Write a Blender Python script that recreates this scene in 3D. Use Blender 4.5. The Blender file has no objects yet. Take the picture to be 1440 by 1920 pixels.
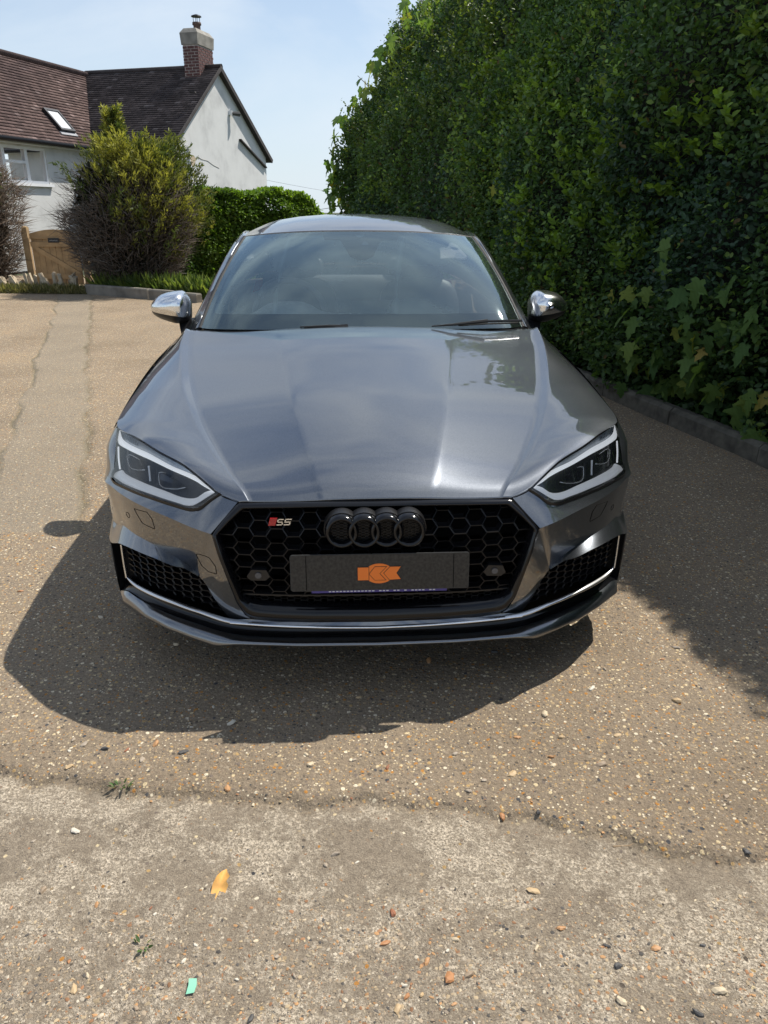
import bpy, math, random
import numpy as np
from mathutils import Vector, Matrix

scene = bpy.context.scene
col = scene.collection
R = math.radians
rng = np.random.default_rng(7)
random.seed(7)

# ------------------------------------------------------------------ camera
cam_d = bpy.data.cameras.new('camera')
cam = bpy.data.objects.new('camera', cam_d)
col.objects.link(cam)
cam.location = (0, 0, 1.403)
cam_d.sensor_fit = 'VERTICAL'
cam_d.sensor_height = 36.0
cam_d.lens = 26.145
cam_d.clip_start = 0.05
cam_d.clip_end = 3000
cam.rotation_mode = 'XYZ'
cam.matrix_world = Matrix.Translation((0, 0, 1.403)) @ Matrix.Rotation(R(90 - 21.959), 4, 'X') @ Matrix.Rotation(R(0.223), 4, 'Z')
scene.camera = cam

# ------------------------------------------------------------------ light: sun behind the car, high on the right
SUN_DIR = Vector((0.515, 0.40, 1.0)).normalized()
SUN_EL = math.asin(SUN_DIR.z)
SUN_AZ = math.atan2(SUN_DIR.x, SUN_DIR.y)          # from +Y towards +X
sd = bpy.data.lights.new('sun', 'SUN')
sd.energy = 4.0
sd.angle = R(0.55)
sd.color = (1.0, 0.945, 0.86)
sun = bpy.data.objects.new('sun', sd)
col.objects.link(sun)
sun.rotation_mode = 'QUATERNION'
sun.rotation_quaternion = (-SUN_DIR).to_track_quat('-Z', 'Y')

world = bpy.data.worlds.new('World')
scene.world = world
world.use_nodes = True
wt = world.node_tree
wt.nodes.clear()
w_out = wt.nodes.new('ShaderNodeOutputWorld')
w_bg = wt.nodes.new('ShaderNodeBackground')
w_bg.inputs['Strength'].default_value = 0.09
sky = wt.nodes.new('ShaderNodeTexSky')
sky.sky_type = 'NISHITA'
sky.sun_disc = False
sky.sun_elevation = SUN_EL
sky.sun_rotation = SUN_AZ
sky.altitude = 20
sky.air_density = 1.0
sky.dust_density = 0.35
sky.ozone_density = 2.2
tc = wt.nodes.new('ShaderNodeTexCoord')
mp = wt.nodes.new('ShaderNodeMapping')
mp.inputs['Scale'].default_value = (1.3, 1.3, 4.2)
mp.inputs['Rotation'].default_value = (0.15, 0.2, 0.5)
nz = wt.nodes.new('ShaderNodeTexNoise')
nz.inputs['Scale'].default_value = 1.7
nz.inputs['Detail'].default_value = 7
nz.inputs['Roughness'].default_value = 0.55
nz.inputs['Distortion'].default_value = 0.35
rmp = wt.nodes.new('ShaderNodeValToRGB')
rmp.color_ramp.elements[0].position = 0.40
rmp.color_ramp.elements[0].color = (0, 0, 0, 1)
rmp.color_ramp.elements[1].position = 0.74
rmp.color_ramp.elements[1].color = (1, 1, 1, 1)
mulc = wt.nodes.new('ShaderNodeMath'); mulc.operation = 'MULTIPLY_ADD'
mulc.inputs[1].default_value = 0.85
mulc.inputs[2].default_value = 0.10
mixc = wt.nodes.new('ShaderNodeMixRGB')
mixc.inputs['Color2'].default_value = (6.6, 7.1, 7.6, 1)
L_ = wt.links.new
L_(tc.outputs['Generated'], mp.inputs['Vector'])
L_(mp.outputs['Vector'], nz.inputs['Vector'])
L_(nz.outputs['Fac'], rmp.inputs['Fac'])
L_(rmp.outputs['Color'], mulc.inputs[0])
L_(mulc.outputs[0], mixc.inputs['Fac'])
L_(sky.outputs['Color'], mixc.inputs['Color1'])
hz_s = wt.nodes.new('ShaderNodeSeparateXYZ')           # pale summer haze thickening towards the horizon, all round
hz_m = wt.nodes.new('ShaderNodeMapRange')
hz_m.inputs['From Min'].default_value = 0.0; hz_m.inputs['From Max'].default_value = 0.38
hz_m.inputs['To Min'].default_value = 0.82; hz_m.inputs['To Max'].default_value = 0.0
hz_x = wt.nodes.new('ShaderNodeMixRGB'); hz_x.inputs['Color2'].default_value = (5.0, 5.75, 6.5, 1)
L_(tc.outputs['Generated'], hz_s.inputs[0]); L_(hz_s.outputs['Z'], hz_m.inputs['Value']); L_(hz_m.outputs[0], hz_x.inputs['Fac'])
L_(mixc.outputs['Color'], hz_x.inputs['Color1']); L_(hz_x.outputs['Color'], w_bg.inputs['Color'])
L_(w_bg.outputs['Background'], w_out.inputs['Surface'])

vs = scene.view_settings
vs.view_transform = 'Standard'
vs.look = 'None'
vs.exposure = 0.64
vs.gamma = 1.0
vs.use_curve_mapping = False
scene.render.engine = 'CYCLES'
scene.cycles.max_bounces = 8
scene.cycles.transparent_max_bounces = 12
scene.cycles.use_denoising = True
scene.cycles.caustics_reflective = False
scene.cycles.caustics_refractive = False

# ------------------------------------------------------------------ helpers
def tag(o, label=None, cat=None, group=None, kind=None):
    if label: o['label'] = label
    if cat: o['category'] = cat
    if group: o['group'] = group
    if kind: o['kind'] = kind
    return o

def empty(name, loc=(0, 0, 0), rz=0.0, parent=None):
    o = bpy.data.objects.new(name, None)
    o.empty_display_size = 0.1
    o.location = loc
    o.rotation_euler = (0, 0, rz)
    col.objects.link(o)
    if parent is not None: o.parent = parent
    return o

def mesh_obj(name, V, F, mat, parent=None, smooth=True):
    me = bpy.data.meshes.new(name)
    me.from_pydata([tuple(map(float, v)) for v in V], [], [tuple(int(i) for i in f) for f in F])
    me.validate()
    if smooth: me.polygons.foreach_set('use_smooth', [True] * len(me.polygons))
    if mat is not None:
        for m in (mat if isinstance(mat, (list, tuple)) else [mat]): me.materials.append(m)
    me.update()
    o = bpy.data.objects.new(name, me)
    col.objects.link(o)
    if parent is not None: o.parent = parent
    return o

def big_mesh(name, V, F, mat, parent=None, smooth=False, attr=None, fattr=None):
    """V (n,3) array, F (m,k) array of equal-size faces; attr = {'name': (n,3) colours}."""
    V = np.asarray(V, np.float32); F = np.asarray(F, np.int32)
    me = bpy.data.meshes.new(name)
    k = F.shape[1]
    me.vertices.add(len(V)); me.vertices.foreach_set('co', V.ravel())
    me.loops.add(F.size); me.loops.foreach_set('vertex_index', F.ravel())
    me.polygons.add(len(F))
    me.polygons.foreach_set('loop_start', np.arange(len(F), dtype=np.int32) * k)
    me.polygons.foreach_set('loop_total', np.full(len(F), k, np.int32))
    if smooth: me.polygons.foreach_set('use_smooth', np.ones(len(F), bool))
    if attr:
        for nme, c in attr.items():
            c = np.asarray(c, np.float32)
            a = me.attributes.new(nme, 'FLOAT_COLOR', 'POINT')
            a.data.foreach_set('color', np.concatenate([c, np.ones((len(c), 1), np.float32)], 1).ravel())
    if fattr:
        for nme, c in fattr.items():
            a = me.attributes.new(nme, 'FLOAT', 'POINT')
            a.data.foreach_set('value', np.asarray(c, np.float32))
    me.update(calc_edges=True)
    me.validate()
    if mat is not None: me.materials.append(mat)
    o = bpy.data.objects.new(name, me)
    col.objects.link(o)
    if parent is not None: o.parent = parent
    return o

class MB:
    """collects shapes into one mesh"""
    def __init__(s): s.v = []; s.f = []
    def add(s, V, F):
        b = len(s.v); s.v += [tuple(v) for v in V]; s.f += [tuple(i + b for i in f) for f in F]; return s
    def box(s, c, d, M=None):
        x, y, z = d[0] / 2, d[1] / 2, d[2] / 2
        V = [Vector((sx * x, sy * y, sz * z)) for sx in (-1, 1) for sy in (-1, 1) for sz in (-1, 1)]
        if M is not None: V = [M @ v for v in V]
        V = [v + Vector(c) for v in V]
        return s.add(V, [(0, 1, 3, 2), (4, 6, 7, 5), (0, 4, 5, 1), (2, 3, 7, 6), (0, 2, 6, 4), (1, 5, 7, 3)])
    def hexa(s, P):   # 8 points: bottom 4, top 4
        return s.add(P, [(3, 2, 1, 0), (4, 5, 6, 7), (0, 1, 5, 4), (1, 2, 6, 5), (2, 3, 7, 6), (3, 0, 4, 7)])
    def tube(s, pts, r, n=6, cap=True):
        pts = [Vector(p) for p in pts]
        rr = r if isinstance(r, (list, tuple)) else [r] * len(pts)
        rings = []
        for i, p in enumerate(pts):
            a = pts[max(i - 1, 0)]; b = pts[min(i + 1, len(pts) - 1)]
            t = (b - a).normalized()
            up = Vector((0, 0, 1)) if abs(t.z) < 0.9 else Vector((1, 0, 0))
            u = t.cross(up).normalized(); w = u.cross(t)
            rings.append([p + (u * math.cos(2 * math.pi * k / n) + w * math.sin(2 * math.pi * k / n)) * rr[i] for k in range(n)])
        V = [v for r_ in rings for v in r_]
        F = [(i * n + k, i * n + (k + 1) % n, (i + 1) * n + (k + 1) % n, (i + 1) * n + k) for i in range(len(pts) - 1) for k in range(n)]
        if cap: F += [tuple(range(n)), tuple(range((len(pts) - 1) * n, len(pts) * n))]
        return s.add(V, F)
    def prism(s, poly, y0, y1, M=None):     # polygon in XZ extruded in Y
        n = len(poly)
        V = [Vector((p[0], y0, p[1])) for p in poly] + [Vector((p[0], y1, p[1])) for p in poly]
        if M is not None: V = [M @ v for v in V]
        return s.add(V, [tuple(range(n)), tuple(range(2 * n - 1, n - 1, -1))] + [(i, i + n, (i + 1) % n + n, (i + 1) % n) for i in range(n)])
    def mirror(s):
        b = len(s.v); s.v += [(-v[0], v[1], v[2]) for v in s.v]; s.f += [tuple(reversed([i + b for i in f])) for f in s.f]; return s
    def build(s, name, mat, parent=None, smooth=False): return mesh_obj(name, s.v, s.f, mat, parent, smooth)

def pch(xs, ys):
    xs = np.array(xs, float); ys = np.array(ys, float)
    h = np.diff(xs); d = np.diff(ys) / h; m = np.zeros(len(xs))
    for i in range(1, len(xs) - 1):
        if d[i - 1] * d[i] > 0:
            w1 = 2 * h[i] + h[i - 1]; w2 = h[i] + 2 * h[i - 1]; m[i] = (w1 + w2) / (w1 / d[i - 1] + w2 / d[i])
    m[0] = d[0]; m[-1] = d[-1]
    def f(x):
        x = np.asarray(x, float); xc = np.clip(x, xs[0], xs[-1])
        i = np.clip(np.searchsorted(xs, xc) - 1, 0, len(xs) - 2); t = (xc - xs[i]) / h[i]
        return (ys[i] * (1 + 2 * t) * (1 - t) ** 2 + m[i] * h[i] * t * (1 - t) ** 2 + ys[i + 1] * t * t * (3 - 2 * t)
                + m[i + 1] * h[i] * t * t * (t - 1)) + m[0] * np.minimum(x - xs[0], 0) + m[-1] * np.maximum(x - xs[-1], 0)
    return f

def resample(pts, n, smooth=True, par=None):
    P = np.array(pts, float)
    d = np.linalg.norm(np.diff(P, axis=0), axis=1); s = np.concatenate([[0], np.cumsum(np.maximum(d, 1e-9))]); s /= s[-1]
    t = np.linspace(0, 1, n) if par is None else np.asarray(par)
    if smooth and len(P) > 2: return np.stack([pch(s, P[:, k])(t) for k in range(P.shape[1])], 1)
    return np.stack([np.interp(t, s, P[:, k]) for k in range(P.shape[1])], 1)

def grid_faces(nr, nc, off=0, flip=False, wrap=False):
    F = []
    for i in range(nr - 1):
        for j in range(nc if wrap else nc - 1):
            j2 = (j + 1) % nc
            q = (off + i * nc + j, off + i * nc + j2, off + (i + 1) * nc + j2, off + (i + 1) * nc + j)
            F.append(q[::-1] if flip else q)
    return F

def loft_rows(a, b, n, bulge=None):
    """rows between two resampled polylines a and b"""
    a = np.asarray(a); b = np.asarray(b); rows = []
    for t in np.linspace(0, 1, n):
        r = a * (1 - t) + b * t
        if bulge is not None: r = r + np.array(bulge) * 4 * t * (1 - t)
        rows.append(r)
    return rows

class Sheet:
    """several grids, mirrored about X = 0, in one mesh"""
    def __init__(s): s.V = []; s.F = []; s.grids = []; s.cx = False
    def add(s, rows, flip=False, mirror=True):
        G = np.array(rows, float); nr, nc = G.shape[:2]; b = len(s.V)
        s.grids.append((G, flip, mirror)); s.cx = s.cx or not mirror or np.abs(G[..., 0]).min() < .004
        s.V += [tuple(p) for p in G.reshape(-1, 3)]; s.F += grid_faces(nr, nc, b, flip)
        if mirror:
            b = len(s.V); G = G * np.array([-1, 1, 1]); s.V += [tuple(p) for p in G.reshape(-1, 3)]; s.F += grid_faces(nr, nc, b, not flip)
        return s
    def build(s, name, mat, parent, smooth=True):
        if s.cx: return mesh_obj(name, s.V, s.F, mat, parent, smooth)
        for sg in (1, -1):                          # two mirrored pieces: two parts
            V = []; F = []
            for G, fl, _ in s.grids:
                F += grid_faces(G.shape[0], G.shape[1], len(V), fl ^ (sg < 0)); V += [tuple(p) for p in (G * [sg, 1, 1]).reshape(-1, 3)]
            o = mesh_obj(name, V, F, mat, parent, smooth)
        return o

# ------------------------------------------------------------------ materials
def new_mat(name):
    m = bpy.data.materials.new(name); m.use_nodes = True
    nt = m.node_tree; nt.nodes.clear()
    out = nt.nodes.new('ShaderNodeOutputMaterial')
    b = nt.nodes.new('ShaderNodeBsdfPrincipled')
    nt.links.new(b.outputs[0], out.inputs['Surface'])
    return m, nt, b, out
def simple(name, c, rough=0.5, metal=0.0, coat=0.0, spec=0.5, noise=None, bump=None):
    m, nt, b, out = new_mat(name)
    b.inputs['Base Color'].default_value = (*c, 1)
    b.inputs['Roughness'].default_value = rough
    b.inputs['Metallic'].default_value = metal
    b.inputs['Coat Weight'].default_value = coat
    b.inputs['Coat Roughness'].default_value = 0.03
    b.inputs['Specular IOR Level'].default_value = spec
    if noise or bump:
        t = nt.nodes.new('ShaderNodeTexCoord')
    if noise:                                         # (scale, amount)
        n = nt.nodes.new('ShaderNodeTexNoise'); n.inputs['Scale'].default_value = noise[0]; n.inputs['Detail'].default_value = 6
        nt.links.new(t.outputs['Object'], n.inputs['Vector'])
        r = nt.nodes.new('ShaderNodeValToRGB')
        r.color_ramp.elements[0].position = 0.3; r.color_ramp.elements[1].position = 0.7
        a = noise[1]
        r.color_ramp.elements[0].color = (*[max(0, x * (1 - a)) for x in c], 1); r.color_ramp.elements[1].color = (*[min(1, x * (1 + a)) for x in c], 1)
        nt.links.new(n.outputs['Fac'], r.inputs['Fac']); nt.links.new(r.outputs['Color'], b.inputs['Base Color'])
    if bump:                                          # (scale, strength)
        n = nt.nodes.new('ShaderNodeTexNoise'); n.inputs['Scale'].default_value = bump[0]; n.inputs['Detail'].default_value = 5
        nt.links.new(t.outputs['Object'], n.inputs['Vector'])
        bp = nt.nodes.new('ShaderNodeBump'); bp.inputs['Strength'].default_value = bump[1]; bp.inputs['Distance'].default_value = 0.01
        nt.links.new(n.outputs['Fac'], bp.inputs['Height']); nt.links.new(bp.outputs['Normal'], b.inputs['Normal'])
    return m
DATA={'E':[(0.4063,0.1023,0.6148),(0.4615,0.1277,0.6304),(0.4988,0.1561,0.6508),(0.5423,0.1916,0.6744),(0.58,0.2228,0.6915),(0.6647,0.2905,0.712),(0.7491,0.3765,0.7307),(0.8487,0.501,0.7368)],'L0':[(0.4062,0.1005,0.613),(0.4582,0.1248,0.6281),(0.491,0.1156,0.6086),(0.5254,0.1067,0.5873),(0.552,0.1139,0.5832),(0.608,0.1457,0.5869),(0.6987,0.2117,0.5905),(0.785,0.2942,0.5893),(0.8407,0.3613,0.5858),(0.8566,0.3895,0.5907)],'HLo':[(0.8566,0.3895,0.5907),(0.8457,0.401,0.6197),(0.8484,0.4583,0.6823),(0.8487,0.501,0.7368)],'L1':[(0.4894,0.0509,0.5374),(0.537,0.0728,0.5458),(0.6242,0.128,0.5609),(0.7273,0.213,0.5694),(0.8049,0.2989,0.5735),(0.8482,0.3591,0.5757)],'L2':[(0.542,0.1036,0.3774),(0.5578,0.1106,0.3941),(0.5982,0.131,0.4157),(0.6443,0.1589,0.4324),(0.7496,0.2451,0.4484),(0.8351,0.3451,0.4348),(19687354.452,58156876.188,-24138322.7507)],'L3':[(0.5294,0.0525,0.3993),(0.5879,0.0795,0.4164),(0.6833,0.1409,0.4218),(0.7587,0.2083,0.4191),(0.8152,0.2726,0.4094),(0.8873,0.3848,0.3738)],'OP':[(0.5372,0.0876,0.3817),(0.515,0.0792,0.3439),(0.4944,0.0724,0.3087),(0.4704,0.0656,0.2732),(0.4476,0.0601,0.2441)],'G':[(0.4062,0.1017,0.6142),(0.4421,0.0736,0.5774),(0.4804,0.0496,0.5327),(0.4649,0.0375,0.4715),(0.4433,0.0314,0.3993),(0.4207,0.0304,0.319),(0.3981,0.0302,0.2767),(0.3782,0.0292,0.262)],'CH':[(0.8128,0.2695,0.4089),(0.8121,0.2687,0.3447),(0.8091,0.2649,0.2923),(0.7954,0.2484,0.2849),(0.7608,0.2105,0.2806),(0.651,0.1175,0.2824),(0.5552,0.0634,0.2748),(0.4375,0.026,0.2526),(0.3338,0.0094,0.2503),(0.2378,0.0013,0.2488),(0.0283,-0.0037,0.2424)],'U':[(0.8867,0.4076,0.1629),(0.8267,0.3116,0.2067),(0.704,0.1813,0.2138),(0.5664,0.0927,0.2093),(0.4148,0.0456,0.1992),(0.2412,0.0255,0.1933),(0.0277,0.0203,0.1885)],'W':[(0.8584,0.3255,0.1672),(0.7473,0.1887,0.1911),(0.6605,0.1161,0.1884),(0.5716,0.0632,0.1834),(0.4961,0.033,0.1714),(0.4281,0.0161,0.1857),(0.2395,-0.0066,0.1944),(0.0288,-0.0116,0.1877)],'D1t':[(0.8446,0.5069,0.7233),(0.8285,0.4683,0.7029),(0.8067,0.4361,0.6976),(0.7176,0.3389,0.6923),(0.6217,0.2535,0.6733),(0.5333,0.1937,0.6549),(0.5156,0.1773,0.6434),(0.4805,0.1532,0.6288)],'D1b':[(0.852,0.4969,0.6967),(0.8441,0.4748,0.6833),(0.8048,0.4215,0.682),(0.7163,0.3268,0.6785),(0.621,0.246,0.6646),(0.5344,0.1867,0.6461),(0.517,0.1743,0.6394),(0.4801,0.152,0.6275)],'D2t':[(0.8514,0.4121,0.5994),(0.8175,0.3828,0.6182),(0.8063,0.3643,0.6134),(0.7423,0.2927,0.6114),(0.6451,0.2096,0.6064),(0.5719,0.1606,0.5993),(0.5429,0.1505,0.6027),(0.5115,0.1557,0.6207),(0.4801,0.1526,0.6281)],'D2b':[(0.8529,0.4084,0.5933),(0.8466,0.3972,0.5915),(0.7747,0.3057,0.5903),(0.6736,0.2146,0.5908),(0.5847,0.1552,0.587),(0.5492,0.1394,0.5884),(0.5232,0.1404,0.6003),(0.497,0.1467,0.6162),(0.4787,0.1512,0.627)],'barO':[(0.8422,0.4647,0.6766),(0.8363,0.4338,0.6493),(0.8248,0.395,0.6233)],'barI':[(0.7083,0.3117,0.6586),(0.698,0.2719,0.6227)],'pr1':[(0.7472,0.358,0.6653),(0.7917,0.4071,0.6673),(0.8032,0.415,0.6604),(0.7962,0.395,0.6467),(0.7835,0.3701,0.6348),(0.757,0.3431,0.6363),(0.7229,0.3174,0.6445)],'pr2':[(0.6476,0.265,0.6516),(0.6686,0.2778,0.6492),(0.672,0.2757,0.6439),(0.6685,0.2607,0.6298),(0.6634,0.2471,0.6188),(0.6513,0.2345,0.6144),(0.607,0.2097,0.6176),(0.5755,0.2003,0.6257)],'washer':[(0.7478,0.2164,0.5455),(0.7413,0.2021,0.5326),(0.7216,0.1779,0.5049),(0.6749,0.1398,0.501),(0.68,0.1506,0.5344),(0.6963,0.1747,0.5526)],'tow':[(0.5402,0.0669,0.4522),(0.526,0.0612,0.4147),(0.5052,0.0539,0.4016),(0.4768,0.0453,0.4035),(0.4788,0.0459,0.4305),(0.4966,0.0511,0.4519),(0.531,0.0631,0.4556)],'hoodfront':[(0.0252,0.0879,0.625),(0.1657,0.0904,0.6255),(0.2903,0.095,0.6233),(0.3685,0.1003,0.6192),(0.4063,0.1023,0.6148)],'ring':[(0.103,0.0203,0.5559),(0.039,0.0191,0.5553),(0.0251,0.0183,0.5544),(0.0904,0.0182,0.5532)],'badge':[(0.3131,0.0495,0.5549),(0.2466,0.0447,0.5557),(0.2794,0.0649,0.5764)],'sens':[(0.3527,0.0358,0.4073)],'sensc':[(0.7831,0.2421,0.5073)],'MIR':[(1.0035,1.76,0.9966),(0.9817,1.76,1.0204),(0.9412,1.76,1.0424),(0.8916,1.76,1.0525),(0.8567,1.76,1.0548),(0.837,1.76,1.0422),(0.8217,1.76,1.0201),(0.8134,1.76,0.9962),(0.8158,1.76,0.9514),(0.8201,1.76,0.9237),(0.8496,1.76,0.9098),(0.8785,1.76,0.903),(0.9302,1.76,0.9136),(0.9842,1.76,0.9346),(1.0062,1.76,0.9571),(1.0089,1.76,0.9795)],'MIRC':[(0.9958,1.72,0.9664),(0.8933,1.72,0.9531),(0.8876,1.72,0.9411),(0.8113,1.72,0.9392)],'MIRS':[(0.8699,1.72,0.9084),(0.8125,1.72,0.9254),(0.8269,1.72,0.884),(0.8574,1.72,0.858)]}
# ================================================================== car
def paint_material():
    m, nt, b, out = new_mat('grey_metallic_paint')
    b.inputs['Metallic'].default_value = 0.9
    b.inputs['Roughness'].default_value = 0.33
    b.inputs['Coat Weight'].default_value = 1.0
    b.inputs['Coat Roughness'].default_value = 0.025
    b.inputs['Coat IOR'].default_value = 2.15
    t = nt.nodes.new('ShaderNodeTexCoord')
    v = nt.nodes.new('ShaderNodeTexVoronoi'); v.inputs['Scale'].default_value = 900
    nt.links.new(t.outputs['Object'], v.inputs['Vector'])
    r = nt.nodes.new('ShaderNodeValToRGB')
    r.color_ramp.elements[0].color = (0.056, 0.063, 0.073, 1); r.color_ramp.elements[1].color = (0.128, 0.138, 0.153, 1)
    nt.links.new(v.outputs['Color'], r.inputs['Fac'])
    # light road dust, a few long faint swirl scratches
    n = nt.nodes.new('ShaderNodeTexNoise'); n.inputs['Scale'].default_value = 2.3; n.inputs['Detail'].default_value = 7
    nt.links.new(t.outputs['Object'], n.inputs['Vector'])
    r2 = nt.nodes.new('ShaderNodeMapRange'); r2.inputs['From Min'].default_value = 0.35; r2.inputs['From Max'].default_value = 0.75
    r2.inputs['To Min'].default_value = 0.005; r2.inputs['To Max'].default_value = 0.035
    nt.links.new(n.outputs['Fac'], r2.inputs['Value']); nt.links.new(r2.outputs[0], b.inputs['Coat Roughness'])
    nt.links.new(r.outputs['Color'], b.inputs['Base Color'])
    return m
def glass_material(name, tint, refl=1.0, dust=0.06, streaks=False, gcol=(1, 1, 1)):
    m = bpy.data.materials.new(name); m.use_nodes = True; nt = m.node_tree; nt.nodes.clear()
    out = nt.nodes.new('ShaderNodeOutputMaterial')
    tr = nt.nodes.new('ShaderNodeBsdfTransparent'); tr.inputs['Color'].default_value = (*tint, 1)
    gl = nt.nodes.new('ShaderNodeBsdfGlossy'); gl.inputs['Roughness'].default_value = 0.02; gl.inputs['Color'].default_value = (*gcol, 1)
    fr = nt.nodes.new('ShaderNodeFresnel'); fr.inputs['IOR'].default_value = 1.52
    mu = nt.nodes.new('ShaderNodeMath'); mu.operation = 'MULTIPLY'; mu.use_clamp = True; mu.inputs[1].default_value = refl
    nt.links.new(fr.outputs[0], mu.inputs[0])
    mx = nt.nodes.new('ShaderNodeMixShader')
    nt.links.new(mu.outputs[0], mx.inputs[0]); nt.links.new(tr.outputs[0], mx.inputs[1]); nt.links.new(gl.outputs[0], mx.inputs[2])
    df = nt.nodes.new('ShaderNodeBsdfDiffuse'); df.inputs['Color'].default_value = (0.52, 0.66, 0.66, 1)
    m2 = nt.nodes.new('ShaderNodeMixShader'); m2.inputs[0].default_value = dust
    t = nt.nodes.new('ShaderNodeTexCoord')
    n = nt.nodes.new('ShaderNodeTexNoise'); n.inputs['Scale'].default_value = 3.5; n.inputs['Detail'].default_value = 6
    nt.links.new(t.outputs['Object'], n.inputs['Vector'])
    mr = nt.nodes.new('ShaderNodeMapRange'); mr.inputs['From Min'].default_value = 0.3; mr.inputs['From Max'].default_value = 0.75
    mr.inputs['To Min'].default_value = dust * 0.6; mr.inputs['To Max'].default_value = dust * 1.6
    nt.links.new(n.outputs['Fac'], mr.inputs['Value'])
    last = mr.outputs[0]
    if streaks:                                       # two pale curved streaks down the glass
        sp = nt.nodes.new('ShaderNodeSeparateXYZ'); nt.links.new(t.outputs['Object'], sp.inputs[0])
        n2 = nt.nodes.new('ShaderNodeTexNoise'); n2.inputs['Scale'].default_value = 7; nt.links.new(t.outputs['Object'], n2.inputs['Vector'])
        def M(op, a, b_=None, c=None, clamp=False):
            k = nt.nodes.new('ShaderNodeMath'); k.operation = op; k.use_clamp = clamp
            for i, x in enumerate((a, b_, c)):
                if x is None: continue
                if isinstance(x, (int, float)): k.inputs[i].default_value = x
                else: nt.links.new(x, k.inputs[i])
            return k.outputs[0]
        dy = M('SUBTRACT', sp.outputs['Y'], 1.46)
        q = M('MULTIPLY', M('MULTIPLY', dy, dy), 1.0)
        for x0, lin, sq, wdt, amp in ((-0.40, 0.04, 0.10, 0.016, 0.13), (0.145, 0.05, 0.17, 0.020, 0.13)):
            cx = M('ADD', M('MULTIPLY_ADD', dy, lin, x0), M('MULTIPLY', q, sq))
            d = M('ABSOLUTE', M('SUBTRACT', M('ADD', sp.outputs['X'], M('MULTIPLY_ADD', n2.outputs['Fac'], 0.02, -0.01)), cx))
            s = M('SUBTRACT', 1.0, M('DIVIDE', d, wdt), clamp=True)
            last = M('MULTIPLY_ADD', s, amp, last)
    nt.links.new(last, m2.inputs[0])
    nt.links.new(mx.outputs[0], m2.inputs[1]); nt.links.new(df.outputs[0], m2.inputs[2])
    nt.links.new(m2.outputs[0], out.inputs['Surface'])
    return m

PAINT = paint_material()
GLOSS_BLACK = simple('gloss_black_plastic', (0.005, 0.005, 0.006), 0.14, spec=0.4)
MESH_BLACK = simple('black_mesh_plastic', (0.006, 0.006, 0.007), 0.38, spec=0.35)
SATIN_BLACK = simple('satin_black_plastic', (0.010, 0.010, 0.011), 0.34)
MATT_BLACK = simple('matt_black_plastic', (0.012, 0.012, 0.012), 0.62)
VOID = simple('black_recess', (0.003, 0.003, 0.003), 0.9, spec=0.1)
RUBBER = simple('rubber', (0.018, 0.018, 0.018), 0.7, noise=(30, 0.3))
CHROME = simple('brushed_aluminium', (0.78, 0.79, 0.80), 0.16, metal=1.0, noise=(90, 0.06))
SATIN_CHROME = simple('satin_aluminium', (0.66, 0.665, 0.67), 0.24, metal=1.0)
LIGHT_STRIP = simple('frosted_light_strip', (0.90, 0.92, 0.94), 0.22, spec=0.8, coat=1.0, metal=0.35)
def lit(name, c, e):
    m, nt, b, out = new_mat(name); b.inputs['Base Color'].default_value = (*c, 1); b.inputs['Roughness'].default_value = .25; b.inputs['Emission Color'].default_value = (.92, .96, 1, 1); b.inputs['Emission Strength'].default_value = e; return m
DRL_ON = lit('daytime_light_glow', (.8, .82, .85), .34)
DRL_LOW = lit('daytime_light_dim', (.75, .77, .80), .13)
LAMP_GREY = simple('lamp_reflector_grey', (0.42, 0.45, 0.48), 0.22, metal=0.7, noise=(60, 0.08))
LAMP_DARK = simple('lamp_inner_black', (0.012, 0.013, 0.016), 0.22)
LAMP_LENS = glass_material('lamp_cover', (0.98, 0.985, 0.99), 1.0, 0.004)
WINDSCREEN = glass_material('windscreen_glass', (0.96, 0.99, 0.98), 3.0, 0.022, False, (.80, .98, 1.0))
HAZE_FILM = glass_material('windscreen_haze_film', (0.95, 0.99, 0.98), 0.0, 0.30, True)  # milky haze put in as a teal diffuse layer to brighten the glass
SIDE_GLASS = glass_material('tinted_side_glass', (0.74, 0.78, 0.77), 1.5, 0.03)
FRIT = simple('black_glass_border', (0.012, 0.013, 0.016), 0.12)
CABIN = simple('cabin_trim', (0.13, 0.135, 0.14), 0.65, bump=(250, 0.15))
CABIN_LIGHT = simple('dash_top', (0.40, 0.42, 0.42), 0.7, bump=(300, 0.2))
SEAT = simple('seat_leather', (0.08, 0.083, 0.087), 0.5)
RED = simple('red_enamel', (0.42, 0.012, 0.018), 0.25, coat=0.5)
ORANGE = simple('orange_print', (0.85, 0.20, 0.022), 0.45)
PLATE_GREY = simple('plate_carbon_print', (0.020, 0.0185, 0.0165), 0.45, noise=(120, 0.75))
PLATE_EDGE = simple('plate_end_grey', (0.035, 0.036, 0.036), 0.4, noise=(50, 0.25))
PURPLE = simple('purple_plate_strip', (0.055, 0.04, 0.20), 0.4)
WHITE_PRINT = simple('white_print', (0.6, 0.6, 0.65), 0.5)
RIM = simple('grey_alloy', (0.22, 0.225, 0.23), 0.3, metal=0.9)
TAIL_RED = simple('red_tail_lamp', (0.25, 0.008, 0.01), 0.12, coat=0.5)

car = empty('parked_car', (-0.0172, 1.9515, 0), R(3.0687))
tag(car, 'dark grey metallic car with black honeycomb grille parked beside the tall hedge', 'car')

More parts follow.
